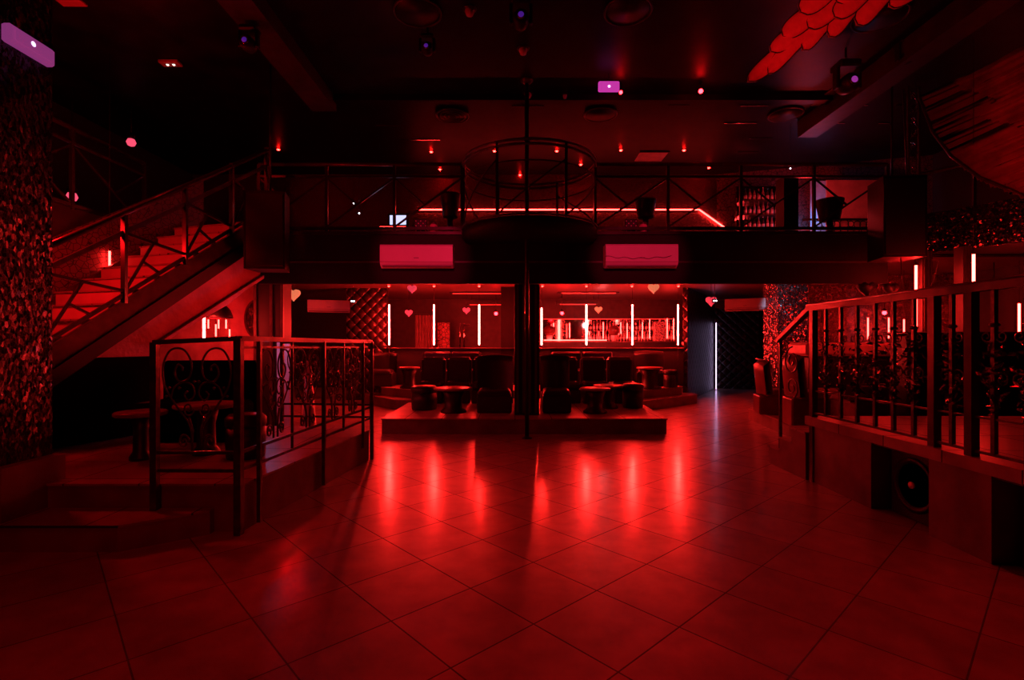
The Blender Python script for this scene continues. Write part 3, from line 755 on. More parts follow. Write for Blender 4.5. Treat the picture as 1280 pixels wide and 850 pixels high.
sofa(726, 759, 10.75, PF, 'black sofa unit in the back row behind the right round tables')
sofa(760, 793, 10.75, PF, 'black sofa unit at the right end of the back row')
x = lambda px, d: (px-CX)*d/F
round_table('wide round low table with glossy top on the left of the front platform', x(567, 9.15), 9.15, PF, 0.34, 0.44, br=0.62)
stool('black drum pouf touching the left low table on the front platform', x(528, 9.35), 9.55, PF, 0.24, 0.44)
round_table('round low table nearest the viewer on the right of the front platform', x(744, 9.1), 9.1, PF, 0.27, 0.44, br=0.72)
round_table('round low table behind another on the right of the front platform', x(760, 9.75), 9.75, PF, 0.28, 0.44, br=0.62)
stool('black drum pouf at the right end of the front platform', x(791, 9.8), 9.8, PF, 0.2, 0.46)
round_table('small high table on the left of the rear platform', x(511, 12.0), 12.05, 0.425, 0.25, 0.5, br=0.8)
round_table('small high table on the right of the rear platform', x(811, 12.0), 11.92, 0.425, 0.30, 0.5, br=0.8)
stool('black pouf beside the high table at the right end of the rear platform', x(838, 12.3), 12.3, 0.425, 0.17, 0.42)
chair_at(793, 830, 12.70, 0.425, 'black armchair behind the high table on the right of the rear platform', bh=0.85, dp=0.42)
chair_at(462, 494, 12.65, 0.425, 'black armchair at the left end of the rear platform below the neon tubes', bh=0.8, dp=0.55)
for i, (p0, p1) in enumerate(((528, 562), (563, 600), (690, 728), (729, 768))):
    x0, x1 = (p0-CX)*12.6/F, (p1-CX)*12.6/F
    t = thing('booth_bench', 'black upholstered booth seat, %s from the left against the bar half wall' % ORD[i], 'bench', ((x0+x1)/2, 12.65, 0.425), 'booth seats against the half wall')
    MB().box(x0, x1, 12.3, 12.78, 0.425, 0.85, 0.04).build('seat', 'leather', t)
    MB().box(x0, x1, 12.78, 12.93, 0.425, 1.27, 0.04).build('backrest', 'leather', t)
# right alcove armchairs seen from the side
armchair('red leather armchair in profile on the alcove platform, farther of two', 4.75, 9.3, 0.215, math.radians(75), w=0.6, dp=0.62, sh=0.46, bh=0.98, m='redleather')
armchair('red leather high-backed armchair in profile beside the stage rail, nearer of two', 4.6, 7.95, 0.215, math.radians(80), w=0.6, dp=0.7, sh=0.56, bh=1.10, m='redleather')
round_table('small round table beyond the stage railing post', x(1042, 8.6), 8.6, 0.215, 0.3, 0.5, br=0.5)
# furniture on the stage seen through the balusters
armchair('red leather armchair behind the leafy balusters on the stage side', 4.9, 7.25, 0.3, math.radians(182), w=0.5, dp=0.6, sh=0.5, bh=0.62, m='redleather')
t = thing('service_counter', 'long red-lit counter with padded front beyond the leafy railing', 'counter', (7.0, 9.2, 0.215))
MB().box(5.2, 7.4, 8.95, 9.45, 0.215, 1.26, 0.03).build('front', 'leather', t)
MB().box(5.1, 7.5, 8.85, 9.5, 1.26, 1.50, 0.05).build('counter_top', mat('counter_red_laminate', (0.5, 0.3, 0.28), 0.4), t)
t = thing('bar_counter', 'black bar front with glossy top at the far right', 'counter', (7.2, 6.4, PT))
MB().box(5.22, 7.0, 6.75, 7.1, 0.30, 1.60, 0.02).build('front', 'black', t)
MB().box(5.17, 7.1, 6.68, 7.15, 1.60, 1.64, 0.015).build('counter_top', 'steel', t)
# columns on the right
for lb, p0, p1, dd in (('dark red square column behind the leafy railing, left of the brightest neon tube', 1153, 1166, 7.9), ('dark red square column behind the tallest neon tube at the right', 1204, 1216, 7.5)):
    x0, x1 = x(p0, dd), x(p1, dd)
    t = thing('column', lb, 'column', ((x0+x1)/2, dd, 0.2), kind='structure')
    MB().box(x0, x1, dd, dd+0.16, 0.2, SOF).build('shaft', 'beam', t)
    m = MB()
    for q in (0.2, 0.5, 0.8): m.box(x0+(x1-x0)*q-0.01, x0+(x1-x0)*q+0.01, dd-0.012, dd, 0.2, SOF)
    m.build('fluting', 'rail', t)

# right side: mosaic pillar behind steps, wall pieces
struct('wall_alcove', MB().slab([(6.2, 11.5, 0), (9.2, 10.2, 0), (9.2, 10.2, SOF), (6.2, 11.5, SOF)], (0, 0.1, 0)), mosaic('sparkling_red_alcove', (0.16, 0.08, 0.08), 26, 0.5, rough=0.35, metal=0.6))
t = thing('mosaic_column', 'column of mirror chips catching blue and white light behind the stage steps', 'column', (5.7, 10.3, 0.2), kind='structure')
MB().box(5.35, 5.95, 10.3, 10.9, 0.2, SOF).build('shaft', 'glitter', t)

# ---------------- left rear under the balcony ----------------
struct('wall_plaster_left', MB().box(-7.8, -4.5, 10.2, 10.35, 0, SOF), 'plaster')
t = thing('column', 'double-edged square column left of the amber heart lamp', 'column', (-4.3, 9.1, 0), kind='structure')
MB().box(-4.50, -4.03, 9.0, 9.35, 0, SOF).build('shaft', 'black', t)
for a in (-4.53, -4.06, -4.25): MB().box(a, a+0.05, 8.97, 9.0, 0, SOF).build('edge_trim', 'rail', t)
t = thing('oval_mirror', 'dark oval mirror on the plaster wall behind the staircase', 'mirror', (-5.0, 10.1, 1.2))
def ell(cx, cz, a, b, y, n=32): return [(cx+a*math.cos(2*PI*k/n), y, cz+b*math.sin(2*PI*k/n)) for k in range(n)]
ex, _, ez = P(314, 398, 9.9)
MB().slab(ell(ex, ez, 0.22, 0.36, 10.12), (0, 0.06, 0)).build('glass', 'mosaic', t)
MB().tube(ell(ex, ez, 0.23, 0.37, 10.12), 0.025, 8, closed=True).build('frame', 'beam', t)
# hanging hood lamp and glasses shelf by the stairs
t = thing('hood_lamp', 'dark bell-shaped hood above short neon tubes behind the staircase', 'lamp', P(272, 400, 8.9))
hx, hy, hz = P(272, 396, 8.9)
MB().lathe((hx, hy, hz), [(0.24, -0.02), (0.235, 0.02), (0.20, 0.12), (0.14, 0.19), (0.03, 0.21)], 24).build('hood', 'black', t)
MB().tube([(hx, hy, hz+0.2), (hx, hy, SOF)], 0.01, 6).build('stem', 'steel', t)

# ---------------- neon tubes ----------------
def neon(label, x, y, z0, z1, m='tube', group=None, r=0.017, wire=None, hang=None):
    t = thing('neon_tube', label, 'neon light', (x, y, z0), group)
    MB().tube([(x, y, z0+0.02), (x, y, z1-0.02)], r, 10).build('glass_tube', m, t)
    for (a, b) in ((z0, z0+0.02), (z1-0.02, z1)): MB().tube([(x, y, a), (x, y, b)], r*1.25, 10).build('end_cap', 'steel', t)
    if hang: MB().tube([(x, y, z1), (x, y, hang)], 0.004, 5).build('wire', 'steel', t)
    if wire: MB().tube([(x, y, wire), (x, y, z0)], 0.006, 5).build('wire', 'steel', t)
    return t
TY = 12.8
txs = [486.5, 542.5, 599, 677, 733, 790.5, 847.5]
for i, px in enumerate(txs):
    xx, yy_, zt_ = P(px, 380 if i != 3 else 384, TY); zb_ = P(px, 432, TY)[2]
    neon('vertical glowing neon tube, %s from the left in the row over the bar opening' % ORD[i], xx, yy_, zb_, zt_, group='neon tubes over the bar opening', hang=SOF, wire=0.425 if i in (0, 6) else 1.36)
# right-hand tubes
for px, y0_, y1_, dd, lb in ((1145, 330, 413, 7.9, 'long neon tube hanging in front of the balcony, left of two at the right'),
                             (1217, 316, 413, 6.9, 'longest neon tube, hanging at the right by a fluted column'),
                             (1033, 386, 427, 9.6, 'neon tube seen between the stage rail end and the counter'),
                             (1274, 378, 416, 8.8, 'neon tube at the right picture edge behind the railing')):
    xx, yv, zt_ = P(px, y0_, dd); zb_ = P(px, y1_, dd)[2]
    neon(lb, xx, yv, zb_, zt_, m='tube_near', hang=SOF if dd > 8.5 else ZC)
for i, (px, a, b, dd) in enumerate(((1085, 396, 425, 10.4), (1092, 384, 424, 10.4), (1111, 396, 424, 10.4), (1130, 398, 416, 10.0))):
    xx, yv, zt_ = P(px, a, dd); zb_ = P(px, b, dd)[2]
    neon('short thin neon tube, %s from the left above the red-lit counter' % ORD[i], xx, yv, zb_, zt_, m='tube_dim', group='thin neon tubes above the counter', r=0.013, hang=SOF)
for i, (px, a, b) in enumerate(((255, 392, 424), (260, 398, 412), (269, 404, 422), (272, 398, 412), (281, 398, 412), (285, 410, 424))):
    xx, yv, zt_ = P(px, a, 8.9 if i else 8.4); zb_ = P(px, b, 8.9 if i else 8.4)[2]
    neon('short neon tube, %s from the left under the dark hood behind the stairs' % ORD[i], xx, yv+i*0.01, zb_, zt_, m='tube' if i == 0 else 'tube_dim', group='neon tubes under the hood', r=0.018 if i == 0 else 0.012, hang=hz+0.03)
xx, yv, zt_ = P(137, 312, 7.28)
neon('short neon tube on the wall beside the staircase', xx, yv, P(137, 341, 7.28)[2], zt_, m='tube_dim', r=0.014, hang=ZC)
# upstairs neon strip
stz = P(0, 262, DU-0.05)[2]
t = thing('led_strip', 'long glowing horizontal light strip on the upper back wall', 'light strip', (0.6, DU-0.05, stz))
xa, xb = x(522, DU), x(873, DU)
MB().box(xa, xb, DU-0.06, DU-0.03, stz-0.011, stz+0.011).build('diffuser', 'strip', t)
MB().box(xa, xb, DU-0.03, DU, stz-0.03, stz+0.03).build('channel', 'steel', t)
xc, yc, zc = P(905, 284, DU-0.05)
t = thing('led_strip', 'glowing light strip sloping down at the right end of the upper wall strip', 'light strip', ((xb+xc)/2, DU-0.05, zc))
MB().bar((xb, DU-0.05, stz), (xc, DU-0.05, zc), 0.03, 0.028).build('diffuser', 'strip', t)
for lb, p0, p1, py, dd in (('short glowing strip under the screen on the balcony', 475, 507, 284.5, 9.0), ('short light strip at the right edge on the upper gallery, left of two', 1245, 1260, 261.5, 9.0), ('short light strip at the right edge on the upper gallery, right of two', 1265, 1280, 261.5, 9.0)):
    a = P(p0, py, dd); b = P(p1, py, dd)
    t = thing('led_strip', lb, 'light strip', ((a[0]+b[0])/2, dd, a[2]))
    MB().bar(a, b, 0.03, 0.03).build('diffuser', 'strip', t)
    MB().bar((a[0], dd+0.03, a[2]), (b[0], dd+0.03, b[2]), 0.02, 0.05).build('channel', 'steel', t)
    MB().bar(((a[0]+b[0])/2, dd+0.03, BZ), ((a[0]+b[0])/2, dd+0.03, a[2]), 0.03).build('bracket', 'steel', t)

# ---------------- downlights ----------------
def downlight(label, x, y, z, r=0.035, m='spot', group=None):
    t = thing('downlight', label, 'downlight', (x, y, z), group)
    MB().lathe((x, y, z-0.012), [(0.003, -0.026), (r*0.55, -0.018), (r*0.9, 0.0), (r*0.95, 0.012)], 16).build('lens', m, t)
    MB().lathe((x, y, z-0.012), [(r, 0.0), (r*1.5, 0.004), (r*1.5, 0.012), (r, 0.012)], 20).build('bezel', 'steel', t)
    return t
for i, px in enumerate((486, 542.5, 599, 678, 733, 790, 848)):
    downlight('small red downlight, %s from the left along the lower ceiling over the neon tubes' % ORD[i], x(px, 12.68), 12.68, SOF, group='downlights over the neon tubes')
for px, lb in ((1033, 'red downlight glowing under the balcony edge near the mosaic column'), (1198, 'red downlight under the balcony edge behind the stage railing')):
    downlight(lb, x(px, 11.9 if px < 1100 else 9.2), 11.9 if px < 1100 else 9.2, SOF)
# downlights of the upper ceiling
DLL = ['tiny red ceiling downlight above the top of the stair hand rail', 'tiny red ceiling downlight just left of the round cage, upper of two',
       'tiny red ceiling downlight seen through the upper left of the round cage', 'tiny red ceiling downlight seen through the upper right of the round cage',
       'tiny red ceiling downlight just left of the reddish ceiling hatch', 'tiny red ceiling downlight just right of the reddish ceiling hatch',
       'tiny red ceiling downlight at hand rail height left of the round cage, lower of two', 'tiny red ceiling downlight inside the right edge of the round cage',
       'tiny red ceiling downlight at hand rail height right of the ceiling hatch', 'tiny red ceiling downlight above the right loudspeaker',
       'tiny red ceiling downlight in the middle of the round cage beside the pole']
for i, (px, py) in enumerate(((348, 186), (539, 189), (618, 188), (696, 188), (776, 187), (855, 187), (550, 211), (726, 205), (886, 209), (1113, 208), (650, 218))):
    d = F*(ZC-EYE)/(HZ-py)
    if d > DU: d = 12.3
    zz = ZC
    downlight(DLL[i], x(px, d), d, zz, r=0.035, group='small red ceiling downlights')

# ---------------- hearts / lamps ----------------
def heart(label, px, py, dd, s, m, cat='pendant lamp', top=None, flat=False):
    cx, cy, cz = P(px, py, dd)
    t = thing('heart_pendant', label, cat, (cx, cy, cz))
    pts = []
    for k in range(28):
        a = 2*PI*k/28; hx = 16*math.sin(a)**3; hz_ = 13*math.cos(a)-5*math.cos(2*a)-2*math.cos(3*a)-math.cos(4*a)
        pts.append((hx/17*s, hz_/17*s))
    b = MB(); n = len(pts)
    vs = [(cx, cy-0.08, cz)] + [(cx+p[0], cy-0.03, cz+p[1]*1.0) for p in pts] + [(cx+p[0], cy+0.03, cz+p[1]) for p in pts] + [(cx, cy+0.08, cz)]
    fs = [[0, 1+k, 1+(k+1) % n] for k in range(n)] + [[1+k, 1+n+k, 1+n+(k+1) % n, 1+(k+1) % n] for k in range(n)] + [[2*n+1, 1+n+(k+1) % n, 1+n+k] for k in range(n)]
    b.add(vs, fs, True); b.build('shade', m, t)
    if top: MB().tube([(cx, cy, cz+s*0.3), (cx, cy, top)], 0.005, 5).build('cord', 'steel', t)
    return t
heart('amber glowing heart pendant right of the double-edged column', 367, 368, 9.6, 0.13, 'orange', top=SOF)
heart('pink heart pendant under the lower ceiling over the left bar opening', 515, 361, 10.6, 0.10, 'pinkheart', top=SOF)
heart('pink heart pendant between the two leftmost bar neon tubes', 511, 391, 14.0, 0.11, 'pinkheart', top=SOF)
heart('pink heart pendant left of the third bar neon tube', 583, 388, 14.0, 0.11, 'pinkheart', top=SOF)
heart('amber heart pendant inside the right bar opening', 748, 387, 14.0, 0.11, 'orange', top=SOF)
heart('amber heart pendant under the lower ceiling over the right bar opening', 817, 360, 10.6, 0.12, 'orange', top=SOF)
heart('red heart pendant at the left of the slanted wall air conditioner', 889, 376, 12.0, 0.13, 'pinkheart', top=SOF)
heart('unlit dark heart hanging below the balcony edge, left of two near the speaker', 1084, 360, 8.42, 0.17, 'black', top=BB)
heart('unlit dark heart hanging below the balcony edge, right of two near the speaker', 1113, 361, 8.42, 0.13, 'black', top=BB)

# ---------------- air conditioners ----------------
def ac(label, p0, p1, y0_, y1_, dd, yaw=0, depth=0.24):
    cx = ((p0+p1)/2-CX)*dd/F; wd = (p1-p0)*dd/F; z1 = EYE+(HZ-y0_)*dd/F; z0 = EYE+(HZ-y1_)*dd/F
    t = thing('air_conditioner', label, 'air conditioner', (cx, dd, z0)); h = z1-z0
    # rounded lower front profile extruded along the width
    prof = [(0, 0.03), (-depth*0.55, 0.0), (-depth*0.9, h*0.12), (-depth, h*0.25), (-depth, h*0.93), (-depth*0.93, h), (0, h)]
    vs = [(cx-wd/2, dd+p[0], z0+p[1]) for p in prof] + [(cx+wd/2, dd+p[0], z0+p[1]) for p in prof]; n = len(prof)
    MB().add(vs, [list(range(n)), list(range(n, 2*n))[::-1]] + [[k, n+k, n+(k+1) % n, (k+1) % n] for k in range(n)]).build('casing', 'ac', t)
    MB().box(cx-wd*0.47, cx+wd*0.47, dd-depth*0.97, dd-depth*0.5, z0+h*0.045, z0+h*0.10).build('outlet_flap', 'acdark', t)
    MB().box(cx-wd*0.5, cx+wd*0.5, dd-depth-0.003, dd-depth*0.9, z0+h*0.24, z0+h*0.255).build('panel_seam', 'acdark', t)
    MB().box(cx-0.04, cx+0.04, dd-depth-0.004, dd-depth+0.002, z0+h*0.40, z0+h*0.43).build('badge', 'acdark', t)
    t.rotation_euler = (0, 0, yaw)
    return t
ac('white wall air conditioner on the balcony fascia, left of the dance pole', 479.5, 568, 309, 337, BY-0.02)
a2 = ac('white wall air conditioner with hanging fairy wire, right of the dance pole', 754, 842, 308.5, 337, BY-0.02)
a = P(757, 320, BY-0.30); b = P(840, 318, BY-0.30)
m = MB(); m.tube([(a[0]+(b[0]-a[0])*t_/24, BY-0.272, a[2]+0.012*math.sin(t_*1.1)-0.03*math.sin(PI*t_/24)) for t_ in range(25)], 0.004, 5)
solo('fairy_wire', m, 'chrome', 'thin pale wire draped across the front of the right air conditioner', 'wire')
ac('small white air conditioner under the balcony at the left, beside the amber heart', 387, 436, 376, 391, 10.9, yaw=math.radians(18))
ac('small white air conditioner angled on the wall left of the mosaic column', 909, 955, 374, 389, 11.2, yaw=math.radians(-28))

# ---------------- speakers ----------------
def speaker(label, p0, p1, y0_, y1_, dd, dep=0.5, yaw=0):
    cx = ((p0+p1)/2-CX)*dd/F; wd = (p1-p0)*dd/F; z1 = EYE+(HZ-y0_)*dd/F; z0 = EYE+(HZ-y1_)*dd/F
    t = thing('loudspeaker', label, 'loudspeaker', (cx, dd+dep/2, z0)); y0 = dd
    k = 0.8
    MB().prism([(cx-wd/2, y0), (cx+wd/2, y0), (cx+wd/2*k, y0+dep), (cx-wd/2*k, y0+dep)], z0, z1).build('cabinet', 'speaker', t)
    MB().box(cx-wd*0.46, cx+wd*0.46, y0-0.015, y0, z0+0.04, z1-0.04, 0.01).build('grille', 'grille', t)
    m = MB()
    for (a, b, c, d_) in ((cx-wd/2, cx+wd/2, z0, z0+0.012), (cx-wd/2, cx+wd/2, z1-0.012, z1)): m.box(a, b, y0-0.008, y0, c, d_)
    for q in (cx-wd/2, cx+wd/2-0.012): m.box(q, q+0.012, y0-0.008, y0, z0, z1)
    m.build('front_frame', 'steel', t)
    MB().tube([(cx, y0+dep*0.6, z1), (cx, y0+dep*0.6, ZC-0.02)], 0.015, 8).build('hanging_bracket', 'steel', t)
    t.rotation_euler = (0, 0, yaw)
    return t
speaker('tall black loudspeaker hung left of the balcony above the staircase', 304, 353, 238, 336, 7.3, 0.4, yaw=0.12)
speaker('tall black loudspeaker hung in front of the balcony at the right', 1108, 1159, 219, 321, 7.5, 0.5, yaw=-0.1)
# cables under the right speaker
for lb, pts in (('thin black cable hanging from the right loudspeaker, left of two', ((1126, 321), (1127, 345), (1130, 368))), ('curved thin cable hanging from the right loudspeaker, right of two', ((1138, 320), (1173, 326), (1168, 350), (1158, 365)))):
    p3 = [P(a, b, 7.62) for a, b in pts]
    solo('cable', MB().tube(p3, 0.007, 6), 'rail', lb, 'cable')
# right lattice post beside speaker
t = thing('lattice_post', 'vertical post with ornate scroll lattice above the right loudspeaker', 'post', P(1142, 215, 8.1))
lx, ly, _ = P(1142, 0, 8.1); z0_, z1_ = P(0, 222, 8.1)[2], P(0, 112, 8.1)[2]
for s in (-1, 1): MB().bar((lx+s*0.085, ly, z0_-1.0), (lx+s*0.085, ly, z1_+0.05), 0.03).build('upright', 'rail', t)
m = MB()
for k in range(7):
    zc = z0_+(z1_-z0_)*(k+0.5)/7; sgn = 1 if k % 2 else -1
    m.tube([(lx+sgn*u, ly, v) for u, v in spiral((0.02, zc), 0.06, 0.01, PI/2, 1.6, 16)], 0.009, 5)
    m.tube([(lx-0.07*sgn, ly, zc-0.1), (lx, ly, zc), (lx+0.07*sgn, ly, zc+0.1)], 0.008, 5)
m.build('scroll', 'chrome', t)
solo('thin_pole', MB().tube([P(1129, 112, 7.8), P(1134, 222, 7.8)], 0.014, 8), 'rail', 'thin pale pole slanting left of the lattice post', 'pole')

# right curved gallery with mirror mosaic fascia
rg = thing('curved_gallery', 'curved side gallery faced with glittering mirror chips at the right', 'gallery', (7.5, 7.5, 2.9), kind='structure')
arc = [(6.15, 8.38), (6.55, 8.25), (6.95, 7.7), (7.25, 7.1), (7.7, 6.5), (8.4, 6.0), (9.2, 5.7)]
poly = arc + [(9.2, 8.38)]
MB().prism(poly, 2.95, 3.3).build('deck', 'fascia', rg)
def wallstrip(mb, pts, z0, z1, th=0.05):
    for a, b in zip(pts[:-1], pts[1:]):
        mb.bar((a[0], a[1], (z0+z1)/2), (b[0], b[1], (z0+z1)/2), th, z1-z0)
    return mb
wallstrip(MB(), arc, 2.92, 3.55).build('fascia', 'glitter', rg)
MB().tube([(a, b, 4.2) for a, b in arc], 0.03, 8).build('top_rail', 'rail', rg)
for a, b in arc[1:-1]: MB().bar((a, b, 3.5), (a, b, 4.2), 0.04).build('post', 'steel', rg)
MB().grid(lambda u, v: (8.9-0.9*math.cos(u*2.2), 7.3-0.5*math.sin(u*2.2)+0.6, 3.3+0.9*v), 12, 2).build('screen_panel', 'mirror', rg)

# pleated canopy top right
cn = thing('pleated_canopy', 'dark pleated fabric canopy sweeping across the upper right corner', 'canopy', (7.2, 6, 4.5))
H = [P(1150, 122, 7.7), P(1166, 165, 7.4), P(1190, 196, 7.1), P(1225, 222, 6.8), P(1265, 238, 6.5), P(1320, 262, 6.2)]
def hem(u):
    q = u*(len(H)-1); i = min(len(H)-2, int(q)); t_ = q-i
    return Vector(H[i]).lerp(Vector(H[i+1]), t_)
Ea = Vector((6.75, 5.3, 5.55)); Eb = Vector((9.1, 2.6, 4.9))
def canopy(u, v):
    a = hem(u); b = Ea.lerp(Eb, u); p = a.lerp(b, v)
    ph = u*34*2*PI
    return p + Vector((0, -0.3, -1)).normalized()*(0.075*math.sin(ph) + 0.03*math.sin(ph*2.3+v*3)) + Vector((0, 0, -0.25))*math.sin(PI*v)*0.6
MB().grid(canopy, 272, 8).build('pleats', 'fabric', cn)
MB().tube([tuple(hem(k/30)) for k in range(31)], 0.022, 8).build('hem_cord', 'rail', cn)

# feathered wing top right
wg = thing('angel_wing', 'large red-lit feathered wing hanging point-down from the ceiling', 'wing', P(1000, 60, 5.0))
WD = 5.0
def feather(p0, p1, wpx, bend=0.0, layer=0.0):
    """closed leaf from root p0 to tip p1 in picture pixels at the wing's own distance, real thickness"""
    a = Vector((p0[0], p0[1])); b = Vector((p1[0], p1[1])); d = (b-a); L = d.length; d.normalize(); n_ = Vector((-d.y, d.x))
    m = MB(); N = 18; W = 6; rows = []
    for i in range(N+1):
        t_ = i/N; c = a+(b-a)*t_ + n_*bend*math.sin(PI*t_)
        hw = wpx*(0.55+0.45*t_*1.2)*math.sqrt(max(0, 1-t_**5)) if t_ < 0.999 else 0.15
        rows.append([(c + n_*hw*(2*j/W-1), (1-(2*j/W-1)**2)) for j in range(W+1)])
    vs = []; fs = []
    dep = WD + layer + 0.0
    for side_ in (0, 1):
        for i, r_ in enumerate(rows):
            for c, bl in r_:
                q = P(c.x, c.y, dep); th = 0.012+0.03*bl
                vs.append((q[0], q[1] + (-th if side_ == 0 else th*0.4) - 0.5*(c.y-50)/130*0.2, q[2]))
    K = (W+1)*(N+1)
    for i in range(N):
        for j in range(W):
            k = i*(W+1)+j; fs.append([k, k+1, k+W+2, k+W+1]); fs.append([K+k, K+k+W+1, K+k+W+2, K+k+1])
    for i in range(N):
        k = i*(W+1); fs.append([k, k+W+1, K+k+W+1, K+k]); k += W; fs.append([k, K+k, K+k+W+1, k+W+1])
    m.add(vs, fs, True); return m
def feather_shade_line(p0, p1, wpx, bend=0.0, layer=0.0):  # black outline tube standing in for the shadow line between feathers
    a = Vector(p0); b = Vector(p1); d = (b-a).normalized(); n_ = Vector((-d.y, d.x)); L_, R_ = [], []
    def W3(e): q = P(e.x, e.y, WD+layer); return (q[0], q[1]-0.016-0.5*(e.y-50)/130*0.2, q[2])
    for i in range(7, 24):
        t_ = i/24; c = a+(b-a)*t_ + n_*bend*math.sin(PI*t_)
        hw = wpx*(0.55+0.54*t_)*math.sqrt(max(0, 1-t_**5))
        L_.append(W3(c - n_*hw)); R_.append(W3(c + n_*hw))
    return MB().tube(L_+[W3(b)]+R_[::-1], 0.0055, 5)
fe = [((1012, 22), (932, 105), 12, -4, 0.02), ((1040, 18), (957, 95), 11, 5, 0.0), ((1022, 6), (962, 66), 13, -4, -0.02),
      ((1065, 0), (1002, 64), 12, 5, -0.01), ((1046, -10), (978, 46), 15, 0, -0.04), ((1090, -12), (1036, 46), 13, 4, -0.03),
      ((1078, -22), (1010, 34), 15, 0, -0.06), ((1125, -22), (1072, 30), 14, 3, -0.04), ((1070, -45), (1002, 14), 17, 0, -0.08),
      ((1180, -30), (1114, 5), 12, 2, -0.05), ((1110, -40), (1044, 20), 16, 0, -0.09), ((1120, -60), (1048, 0), 18, 0, -0.11)]
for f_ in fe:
    fo = feather(*f_).build('feather', 'wing', wg); feather_shade_line(*f_).build('feather_shade_line', 'black', fo)
a_, b_ = P(1110, -40, WD+0.1), P(975, 62, WD+0.05)
MB().tube([a_, P(1030, -5, WD+.09), b_], [0.04, 0.03, 0.012], 8).build('wing_bone', 'wing', wg)
MB().tube([P(1060, -20, WD+0.08), (P(1060, -20, WD+0.08)[0], WD+0.08, ZC-0.01)], 0.006, 6).build('hanging_wire', 'steel', wg)

# ---------------- ceiling fittings ----------------
def vent(label, px, py, D=0.57, rings=1):
    d = F*(ZC-0.03-EYE)/(HZ-py); X = x(px, d)
    t = thing('ceiling_speaker', label, 'ceiling speaker', (X, d, ZC-0.05), 'round ceiling units')
    MB().tube([(X+D/2*math.cos(2*PI*k/40), d+D/2*math.sin(2*PI*k/40), ZC-0.03) for k in range(40)], 0.014, 8, closed=True).build('rim', 'rail', t)
    MB().lathe((X, d, ZC-0.035), [(D/2-0.02, 0), (D/2-0.02, 0.034)], 36).build('baffle', 'black', t)
    for k in range(1, rings):
        rr_ = D/2*k/rings
        MB().tube([(X+rr_*math.cos(2*PI*q/32), d+rr_*math.sin(2*PI*q/32), ZC-0.04) for q in range(32)], 0.008, 6, closed=True).build('ring', 'rail', t)
    return t
vent('big round dark ceiling unit at the top, left of centre', 522, 16)
vent('big round dark ceiling unit at the top, right of centre', 785, 14)
vent('round ceiling unit with concentric rings above the left of the round cage', 565.5, 145, rings=4)
vent('round dark ceiling unit above the right of the round cage', 750.5, 143.5)
vent('round dark ceiling unit left of the moving head light', 982, 143.5)
vent('round dark ceiling unit partly behind the angel wing', 1100, 22, D=0.6)
# rectangular ceiling panels
def cpanel(label, px, py, wpx, hd, m='ac', dz=0.02, name='ceiling_panel', cat='ceiling panel', skew=0):
    d = F*(ZC-EYE)/(HZ-py); X = x(px, d); wd = wpx*d/F
    t = thing(name, label, cat, (X, d, ZC-dz-0.02))
    MB().prism([(X-wd/2, d-hd/2), (X+wd/2, d-hd/2), (X+wd/2, d+hd/2), (X-wd/2, d+hd/2)], ZC-dz, ZC-0.001).build('panel', m, t)
    MB().box(X-wd/2-0.02, X+wd/2+0.02, d-hd/2-0.02, d-hd/2, ZC-dz-0.01, ZC-0.001).build('frame', 'steel', t)
    return t
pm = mat('ceiling_hatch_paint', (0.55, 0.4, 0.4), 0.45, var=0.2)
cpanel('reddish rectangular ceiling hatch above the right air conditioner', 814, 195, 34, 0.55, pm)
cpanel('reddish rectangular ceiling hatch behind the moving head light', 1056, 118, 52, 0.75, pm)
cpanel('small reddish ceiling hatch near the top left', 88, 1, 30, 0.15, pm)

# par / globe lamps, real light sources
def ball_lamp(label, px, py, z, r, m, stem=True, d=None):
    if d is None: d = F*(z-EYE)/(HZ-py)
    X = x(px, d); z = EYE+(HZ-py)*d/F
    t = thing('party_lamp', label, 'lamp', (X, d, z))
    MB().lathe((X, d, z), [(0.002, -r), (r*0.7, -r*0.7), (r, 0), (r*0.7, r*0.7), (0.002, r)], 16).build('bulb', m, t)
    MB().lathe((X, d, z+r*0.8), [(r*0.8, 0), (r*1.0, r*0.3), (r*0.6, r*1.2), (0.01, r*1.4)], 16).build('socket', 'black', t)
    if stem: MB().tube([(X, d, z+r*1.5), (X, d, ZC-0.001 if (z > 2.9 or d < 8.4) else SOF)], 0.008, 6).build('stem', 'steel', t)
    return t
L1 = ball_lamp('bright red spotlight burning under the ceiling right of centre', 876, 114, 5.45, 0.035, 'bulb')
L2 = ball_lamp('pink glowing globe lamp above the side gallery at the left', 164, 178, 5.0, 0.075, 'globe')
L3 = ball_lamp('small red spotlight beside the magenta emergency light', 776, 115.5, 5.45, 0.028, 'bulb')
L4 = ball_lamp('red lamp glowing inside the left bar opening', 620, 392, 2.4, 0.05, 'bulb', d=14.5, stem=True)
L5 = ball_lamp('red lamp glowing inside the right bar opening', 702.5, 391.5, 2.4, 0.05, 'bulb', d=14.5, stem=True)
L6 = ball_lamp('red lamp behind the leafy railing left of the counter columns', 1105.5, 391, 2.4, 0.04, 'bulb', d=9.9, stem=True)
L7 = ball_lamp('red lamp beyond the rightmost balusters', 1242.5, 399.5, 2.4, 0.04, 'bulb', d=9.0, stem=True)
L8 = ball_lamp('dim pink lamp on the wall beyond the side gallery railing', 90, 246, 3.4, 0.08, 'globe', d=8.2, stem=True)
